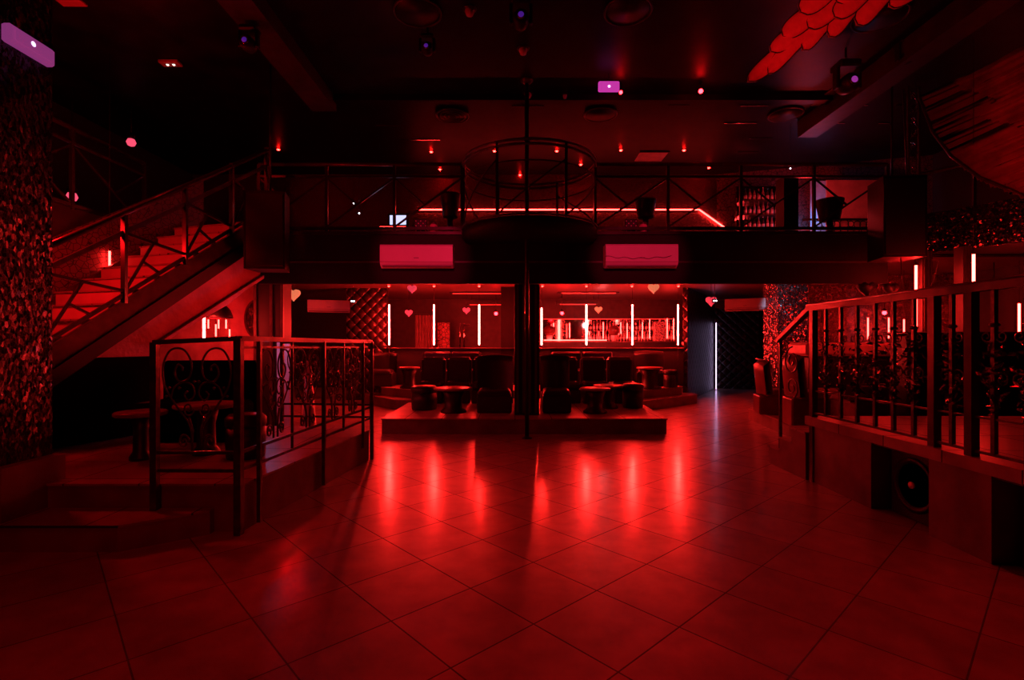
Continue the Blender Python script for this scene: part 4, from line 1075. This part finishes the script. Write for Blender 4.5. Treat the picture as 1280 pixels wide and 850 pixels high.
# bulbs on the ceiling seen unlit
for lb, px, py, r in (('unlit red dome on the ceiling above the dance pole top', 654, 65, 0.07), ('unlit ring fitting on the ceiling beside the dance pole top', 660, 120, 0.07), ('small pinkish bulb hanging right of the dance pole', 706, 122, 0.05), ('small dark ring fitting near the upper left round unit', 587, 16, 0.07)):
    d = F*(ZC-0.05-EYE)/(HZ-py); X = x(px, d)
    t = thing('ceiling_dome', lb, 'ceiling fitting', (X, d, ZC-0.1))
    MB().lathe((X, d, ZC-0.06), [(0.01, -0.03), (r*0.6, -0.02), (r*0.8, 0.02), (r*0.8, 0.059)], 20).build('dome', 'wing', t)
    MB().lathe((X, d, ZC-0.012), [(r*1.2, 0), (r*1.25, 0.011)], 24).build('flange', 'steel', t)

# emergency lights
t = thing('emergency_light', 'lilac glowing emergency light on the mosaic pillar at the top left', 'emergency light', (-3.7, 3.95, 3.9))
ez0, ez1 = 3.70, 3.90
EL = [P(4, 38, 3.76), P(66, 76, 4.16)]
zc1, zc2 = 3.80, 3.80
MB().box(-3.77, -3.69, 3.76, 4.15, 3.72, 3.86, 0.02).build('casing', 'lilacdim', t)
MB().box(-3.695, -3.672, 3.80, 4.11, 3.745, 3.835, 0.01).build('diffuser', 'lilacdim', t)
MB().lathe((-3.672, 3.93, 3.79), [(0.012, 0.006), (0.02, 0.0)], 14, axis='x').build('led', 'lilac', t)
d = 7.8; X = x(761.5, d); zz = EYE+(HZ-107)*d/F
t = thing('emergency_light', 'magenta emergency light box under the ceiling right of the dance pole', 'emergency light', (X, d, zz-0.08))
MB().box(X-0.16, X+0.16, d, d+0.07, zz-0.075, zz+0.075, 0.015).build('casing', 'magenta', t)
MB().lathe((X, d, zz-0.01), [(0.018, -0.006), (0.022, 0.0)], 12, axis='y').build('led', 'lilac', t)
MB().tube([(X, d+0.03, zz+0.07), (X, d+0.03, ZC-0.001)], 0.008, 6).build('stem', 'steel', t)
d = F*(ZC-0.05-EYE)/(HZ-81); X = x(213, d)
t = thing('emergency_light', 'small pale emergency light on the dark ceiling at the upper left', 'emergency light', (X, d, ZC-0.06))
MB().box(X-0.14, X+0.14, d-0.07, d+0.07, ZC-0.05, ZC-0.001, 0.01).build('casing', mat('dim_pale_plastic', (0.45, 0.4, 0.36), 0.5), t)
for s in (-0.04, 0.05): MB().lathe((X+s, d-0.0, ZC-0.058), [(0.014, 0), (0.018, 0.007)], 10).build('led', 'white_led', t)

# moving head light under the right ceiling
def moving_head(label, px, py, d, s=1.0, lens='purple_lens'):
    X, Y, Z = P(px, py, d)
    t = thing('moving_head_light', label, 'stage light', (X, Y, Z))
    MB().box(X-0.15*s, X+0.15*s, Y-0.1*s, Y+0.16*s, Z+0.22*s, Z+0.32*s, 0.02).build('base', 'black', t)
    for q in (-1, 1): MB().box(X+q*0.15*s-0.025*s, X+q*0.15*s+0.025*s, Y-0.05*s, Y+0.05*s, Z-0.06*s, Z+0.24*s, 0.01).build('yoke_arm', 'black', t)
    MB().lathe((X, Y, Z), [(0.02*s, 0.12*s), (0.10*s, 0.10*s), (0.125*s, 0.0), (0.12*s, -0.10*s), (0.09*s, -0.14*s)], 24, axis='y').build('head', 'black', t)
    MB().lathe((X, Y-0.145*s, Z), [(0.07*s, 0), (0.06*s, -0.01*s)], 20, axis='y').build('lens_rim', 'chrome', t)
    MB().lathe((X+0.0*s, Y-0.158*s, Z), [(0.045*s, 0), (0.02*s, -0.012*s)], 16, axis='y').build('lens', lens, t)
    MB().tube([(X, Y+0.03, Z+0.32*s), (X, Y+0.03, ZC-0.001)], 0.015, 6).build('mount', 'steel', t)
    return t
moving_head('black moving head stage light with purple lens at the upper right', 1059, 106, 7.1, 1.0)
moving_head('small black effect light with violet lens hung at the top centre', 651, 26, 6.2, 0.8, 'violet')
moving_head('small black effect light hung under the ceiling left of centre', 534, 62, 6.6, 0.6, 'violet')
moving_head('dark stage light hung beside the pleated canopy', 1133, 72, 7.0, 0.8, 'black')
moving_head('black effect light with violet glint hung above the left beam', 311, 56, 6.2, 0.7, 'violet')

# ---------------- balcony furnishings ----------------
def bucket(label, px, y0_, y1_, wpx, d):
    X = x(px, d); z0 = EYE+(HZ-y1_)*d/F; z1 = EYE+(HZ-y0_)*d/F; r = wpx*d/F/2
    t = thing('planter', label, 'planter', (X, d, z0))
    MB().lathe((X, d, z0), [(r*0.7, 0), (r*0.72, 0.02), (r*0.98, z1-z0-0.03), (r, z1-z0), (r*0.9, z1-z0), (r*0.86, z1-z0-0.05)], 24).build('pot', 'leather', t)
    if z0 > BZ+0.05: MB().tube([(X, d, BZ), (X, d, z0)], 0.05, 12).build('stand', 'leather', t)
    return t
bucket('tall tapered dark planter on the balcony left of the round cage', 563, 243, 272, 26, 8.8)
bucket('tall tapered dark planter on the balcony right of the round cage', 807, 250, 273, 27, 8.8)
bucket('tapered dark planter silhouetted against the pale pink wall on the balcony', 1037, 250, 276, 32, 8.9)
# dotted boxes and jars on the balcony ledge
for lb, px in (('perforated dark box on the balcony ledge left of the round cage', 526), ('perforated dark box on the balcony ledge right of the round cage', 789)):
    d = 8.46; X = x(px, d); z0 = BZ+0.001
    t = thing('perforated_box', lb, 'lantern box', (X, d, z0))
    MB().box(X-0.10, X+0.10, d, d+0.2, z0, z0+0.23, 0.01).build('box', 'black', t)
    m = MB()
    for i in range(5):
        for j in range(5):
            if (i+j) % 2 == 0: m.lathe((X-0.08+i*0.04, d-0.001, z0+0.035+j*0.04), [(0.011, 0.0), (0.011, -0.003)], 6, axis='y')
    m.build('holes', 'wing', t)
for lb, px in (('squat pink glass jar on the balcony ledge left of the round cage', 542), ('squat pink glass jar on the balcony ledge right of the round cage', 804)):
    d = 8.5; X = x(px, d)
    t = thing('candle_jar', lb, 'jar', (X, d, BZ))
    MB().lathe((X, d, BZ), [(0.055, 0), (0.062, 0.02), (0.065, 0.12), (0.05, 0.15)], 18).build('jar', mat('pink_glass_'+str(px), (0.8, 0.25, 0.4), 0.25), t)
    MB().lathe((X, d, BZ+0.15), [(0.05, 0), (0.055, 0.01), (0.05, 0.035), (0.01, 0.045)], 18).build('lid', 'rail', t)
# monitor
d = 9.3; X, Y, Z = P(498, 275, d)
t = thing('monitor', 'small bright computer screen on the balcony left of the cage', 'monitor', (X, Y, Z-0.15))
MB().box(X-0.19, X+0.19, Y, Y+0.03, Z-0.12, Z+0.12, 0.01).build('bezel', 'black', t)
MB().box(X-0.155, X+0.14, Y-0.004, Y, Z-0.085, Z+0.085).build('screen', 'screen', t)
MB().bar((X, Y+0.02, Z-0.12), (X, Y+0.02, BZ+0.22), 0.03).build('stand', 'black', t)
MB().box(X-0.1, X+0.1, Y-0.05, Y+0.09, BZ+0.2, BZ+0.22).build('foot', 'black', t)
MB().bar((X, Y+0.02, BZ), (X, Y+0.02, BZ+0.2), 0.3, 0.5).build('desk', 'black', t)
# upper bar shelf with bottles to the right on the balcony
d = 11.6
t = thing('bottle_shelf', 'tall lit bottle shelf on the balcony right of the sloping light strip', 'shelf', (x(950, d), d, BZ))
X0, X1 = x(925, d), x(976, d)
MB().box(X0, X1, d+0.2, d+0.26, BZ, 5.1).build('back_panel', 'mirror', t)
for zz in (4.05, 4.38, 4.70): MB().box(X0, X1, d-0.02, d+0.2, zz, zz+0.02).build('shelf_board', 'rail', t)
def bottle_proto(m='glass', h=0.3, r=0.035):
    t = thing('bottle', 'x', 'bottle', (0, 0, 0))
    MB().lathe((0, 0, 0), [(r*0.9, 0), (r, 0.01), (r, h*0.55), (r*0.4, h*0.72), (r*0.35, h*0.92)], 12).build('body', m, t)
    MB().lathe((0, 0, h*0.92), [(r*0.42, 0), (r*0.42, h*0.08)], 10).build('cap', 'chrome', t)
    MB().lathe((0, 0, h*0.15), [(r*1.02, 0), (r*1.02, h*0.28)], 12).build('label_band', 'label', t)
    return t
protos = [bottle_proto('glass'), bottle_proto('bottle_dark'), bottle_proto('glass', 0.34, 0.03)]
cnt = 0
def put_bottle(x_, y_, z_, label, group):
    global cnt
    p = protos[cnt % 3] if cnt < 3 else copy_tree(protos[random.randrange(3)])
    cnt += 1; p.location = (x_, y_, z_); p['label'] = label; p['group'] = group
for zi, zz in enumerate((4.07, 4.40, 4.72)):
    for k in range(9):
        put_bottle(X0+0.06+k*(X1-X0-0.12)/8, d+0.08, zz, 'glass bottle on the %s shelf of the balcony bottle rack' % ('bottom', 'middle', 'top')[zi], 'bottles on the %s balcony shelf' % ('bottom', 'middle', 'top')[zi])
# blue lit doorway and pink wall with circles
X0, X1 = x(1001, 12.0), x(1028, 12.0)
struct('door_2', MB().box(X0, X1, 11.6, 11.63, BZ, P(0, 226, 11.6)[2]), 'bluewall')
struct('wall_pink_panel', MB().box(x(1030, 11.2), x(1108, 11.2), 11.1, 11.14, BZ, 5.02), mat('pale_pink_wall', (0.75, 0.5, 0.48), 0.6, var=0.15))
scr = thing('circle_screen', 'open metal screen of interlaced rings before the pale pink wall on the balcony', 'screen', (x(1055, 10.9), 10.9, BZ))
m = MB(); rn = random.Random(3); d = 10.95
for i in range(13):
    for j in range(5):
        cx_, cz_ = x(1006, d)+0.14*i+rn.uniform(-.02, .02), BZ+0.12+0.15*j+rn.uniform(-.02, .02)
        r_ = rn.uniform(0.06, 0.10)
        m.tube([(cx_+r_*math.cos(2*PI*k/14), d, cz_+r_*math.sin(2*PI*k/14)) for k in range(14)], 0.010, 4, closed=True)
m.build('ring_lattice', 'black', scr)
MB().bar((x(1003, d), d, BZ+0.82), (x(1108, d), d, BZ+0.82), 0.03, 0.04).build('frame', 'black', scr)
solo('short_column', MB().box(x(980, 9.6), x(998, 9.6), 9.6, 9.9, BZ, 4.62), 'black', 'c', 'c')
tag(bpy.data.objects['short_column'], 'black square cabinet-like column on the balcony left of the blue-lit doorway', 'column')
tag(bpy.data.objects['door_2'], 'blue-lit doorway at the back of the balcony', 'door')

# ---------------- bar room contents ----------------
BYY = 16.0
bb = thing('back_bar', 'lit back bar counter with shelves seen through the right opening', 'back bar', (2.6, BYY, 0))
MB().box(x(678, BYY), x(846, BYY), BYY, BYY+0.5, 0, 1.50).build('cabinet', 'leather', bb)
MB().box(x(678, BYY), x(846, BYY), BYY-0.05, BYY+0.5, 1.50, 1.54).build('worktop', 'rail', bb)
MB().box(x(680, BYY), x(758, BYY), BYY-0.08, BYY-0.05, 1.555, 1.585).build('edge_light', 'tube_dim', bb)
MB().box(x(680, BYY), x(846, BYY), BYY+0.45, BYY+0.5, 2.24, 2.27).build('picture_rail', 'wing', bb)
MB().box(x(680, BYY), x(846, BYY), BYY+0.52, BYY+0.56, 1.54, 2.24).build('back_mirror', 'mirror', bb)
for i, (px, a, b) in enumerate(((692, 403, 410), (712, 403, 423), (754, 402, 424), (776, 402, 418), (784, 403, 424), (803, 402, 424), (812, 398, 424), (834, 397.5, 424), (842, 397.5, 425))):
    X, Y, Z1 = P(px, a, BYY+0.1); Z0 = P(px, b, BYY+0.1)[2]
    neon('slim bright light tube, %s from the left on the back bar' % ORD[i], X, Y, max(1.545, Z0), Z1, m='tube_dim', group='slim tubes on the back bar', r=0.014)
for k in range(30):
    px = 735 + k*3.7
    if 766 < px < 771: continue
    put_bottle(x(px, BYY+0.25), BYY+0.22, 1.54, 'glass bottle standing on the back bar behind the right opening', 'bottles on the back bar')
for k in range(24):
    px = 738 + k*4.5
    pass
m = MB().box(x(738, BYY+.3), x(845, BYY+.3), BYY+0.3, BYY+0.5, 1.86, 1.88); m.build('shelf_board', 'rail', bb)
for k in range(26):
    put_bottle(x(738+k*4.1, BYY+0.4), BYY+0.38, 1.88, 'glass bottle on the raised shelf above the back bar', 'bottles on the raised back bar shelf')
for lb, px in (('round dark vase over a white ice bucket at the left of the back bar', 687), ('round dark vase over a white ice bucket in the middle of the back bar', 768)):
    X, Y, Z = P(px, 421, BYY-0.0); Z = 1.54
    t = thing('ice_bucket', lb, 'ice bucket', (X, BYY+0.05, Z))
    MB().lathe((X, BYY+0.05, Z), [(0.07, 0), (0.10, 0.14), (0.105, 0.18)], 18).build('bucket', 'ac', t)
    MB().lathe((X, BYY+0.05, Z+0.18), [(0.10, 0), (0.17, 0.08), (0.19, 0.17), (0.14, 0.27), (0.03, 0.31)], 18).build('vase', 'redleather', t)
# speckled panel
X0, X1 = x(816, BYY+.3), x(829, BYY+.3)
solo('speckled_lantern', MB().box(X0, X1, BYY+0.05, BYY+0.2, 1.54, 2.15, 0.01), mosaic('speckled_white', (0.9, 0.8, 0.8), 30, 0.4, rough=0.5, metal=0.0, gap=0.12), 'tall lantern speckled with white dots on the back bar', 'lantern')
# ceiling bars over the bar
for lb, p0, p1, py, dd in (('dark hanging bar rack under the ceiling over the left opening', 566, 627, 367, 14.2), ('pale edge bar in the left opening', 587, 632, 381, 15.5), ('dark hanging bar rack under the ceiling over the right opening', 702, 770, 366.5, 14.2), ('pale edge bar at the top of the right opening', 700, 745, 380.5, 15.5)):
    a = P(p0, py, dd); b = P(p1, py, dd)
    t = thing('hanging_rack', lb, 'rack', ((a[0]+b[0])/2, dd, a[2]))
    MB().box(a[0], b[0], dd, dd+0.05, a[2]-0.01, a[2]+0.015).build('edge', 'wing', t)
    MB().box(a[0]-0.1, b[0]+0.1, dd+0.02, dd+0.35, a[2]+0.015, a[2]+0.09).build('body', 'black', t)
    for q in (a[0]+0.05, b[0]-0.05): MB().bar((q, dd+0.2, a[2]+0.09), (q, dd+0.2, SOF), 0.015).build('hanger', 'steel', t)
# left bar room: curtain, patterned panel, beer taps
t = thing('curtain', 'pleated reddish curtain in the left bar opening', 'curtain', (x(530, 15), 15.0, 0.6))
def curt(u, v): return (x(519, 15)+(x(541, 15)-x(519, 15))*u, 15+0.05*math.sin(u*12*PI), 0.01+2.29*v)
MB().grid(curt, 60, 2).build('drape', mat('curtain_cloth', (0.16, 0.09, 0.09), 0.7), t)
MB().tube([(x(517, 15), 15, 2.31), (x(543, 15), 15, 2.31)], 0.02, 8).build('rod', 'steel', t)
solo('patterned_panel', MB().box(x(547, 15.5), x(562, 15.5), 15.5, 15.55, 0.0, 2.1), mosaic('patterned_red_panel', (0.25, 0.08, 0.08), 9, 0.2, rough=0.5, metal=0), 'red patterned upright panel beside the curtain in the left bar opening', 'panel')
t = thing('beer_tap', 'tall two-handled beer tap column in the left bar opening', 'beer tap', (x(578, 14), 14, 1.3))
MB().box(x(560, 14), x(630, 14), 13.95, 14.5, 0, 1.36).build('counter', 'leather', t)
for px in (575, 580): MB().tube([P(px, 435, 14), P(px, 404, 14)], 0.018, 8).build('tap_column', 'chrome', t)
MB().bar(P(576, 406, 13.95), P(587, 406, 13.95), 0.03).build('spout', 'chrome', t)

# padded door with bright gap
MB().box(6.475, 6.488, 16.24, 16.27, 0.02, 2.12).build('frame_gap', 'gap', dr)
MB().slab([(6.49, 16.5, 0.02), (7.9, 16.4, 0.02), (7.9, 16.4, 2.6), (6.49, 16.5, 2.6)], (0, 0.06, 0)).build('leaf', 'tuft', dr)
# white/cold lights under balcony corners
for lb, px, py, dd in (('cold white point light beside the small left air conditioner', 441, 376.5, 11.0), ('cold white point light left of the angled air conditioner', 894, 376, 11.5)):
    X, Y, Z = P(px, py, dd)
    t = thing('wall_light', lb, 'wall light', (X, Y, Z))
    MB().box(X-0.06, X+0.06, Y, Y+0.06, Z-0.04, Z+0.04, 0.01).build('housing', 'black', t)
    for s in (-0.025, 0.025): MB().lathe((X+s, Y, Z), [(0.014, 0), (0.01, -0.008)], 10, axis='y').build('led', 'cyan_led', t)
    MB().bar((X, Y+0.03, Z+0.04), (X, Y+0.03, SOF), 0.012).build('stem', 'steel', t)
# starry small lights on the balcony left
for lb, px, py, mm in (('tiny white sparkling light on the balcony left part', 442, 254, 'cyan_led'), ('tiny blue light on the balcony left part', 449, 266.5, 'cyan_led'), ('tiny white light under the balcony top rail at the right', 988, 210.5, 'cyan_led')):
    X, Y, Z = P(px, py, 9.6)
    t = thing('fairy_light', lb, 'light', (X, Y, Z))
    MB().lathe((X, Y, Z), [(0.001, -0.014), (0.014, 0), (0.001, 0.014)], 8).build('bulb', mm, t)
    MB().tube([(X, Y, Z+0.012), (X, Y, ZC-0.001)], 0.004, 5).build('cord', 'steel', t)
# blue lit board seen through the left railing
solo('notice_board', MB().box(x(346, 8.2), x(362, 8.2), 8.2, 8.26, 0.0, 1.5), 'bluewall', 'blue-lit upright board seen through the left scroll railing', 'board')
X, Y, Z = P(385, 455, 8.4)
solo('traffic_cone', MB().lathe((X, Y, 0), [(0.19, 0), (0.19, 0.03), (0.14, 0.04), (0.05, 1.1), (0.02, 1.2)], 20), 'redleather', 'slender red cone standing behind the left scroll railing', 'cone')
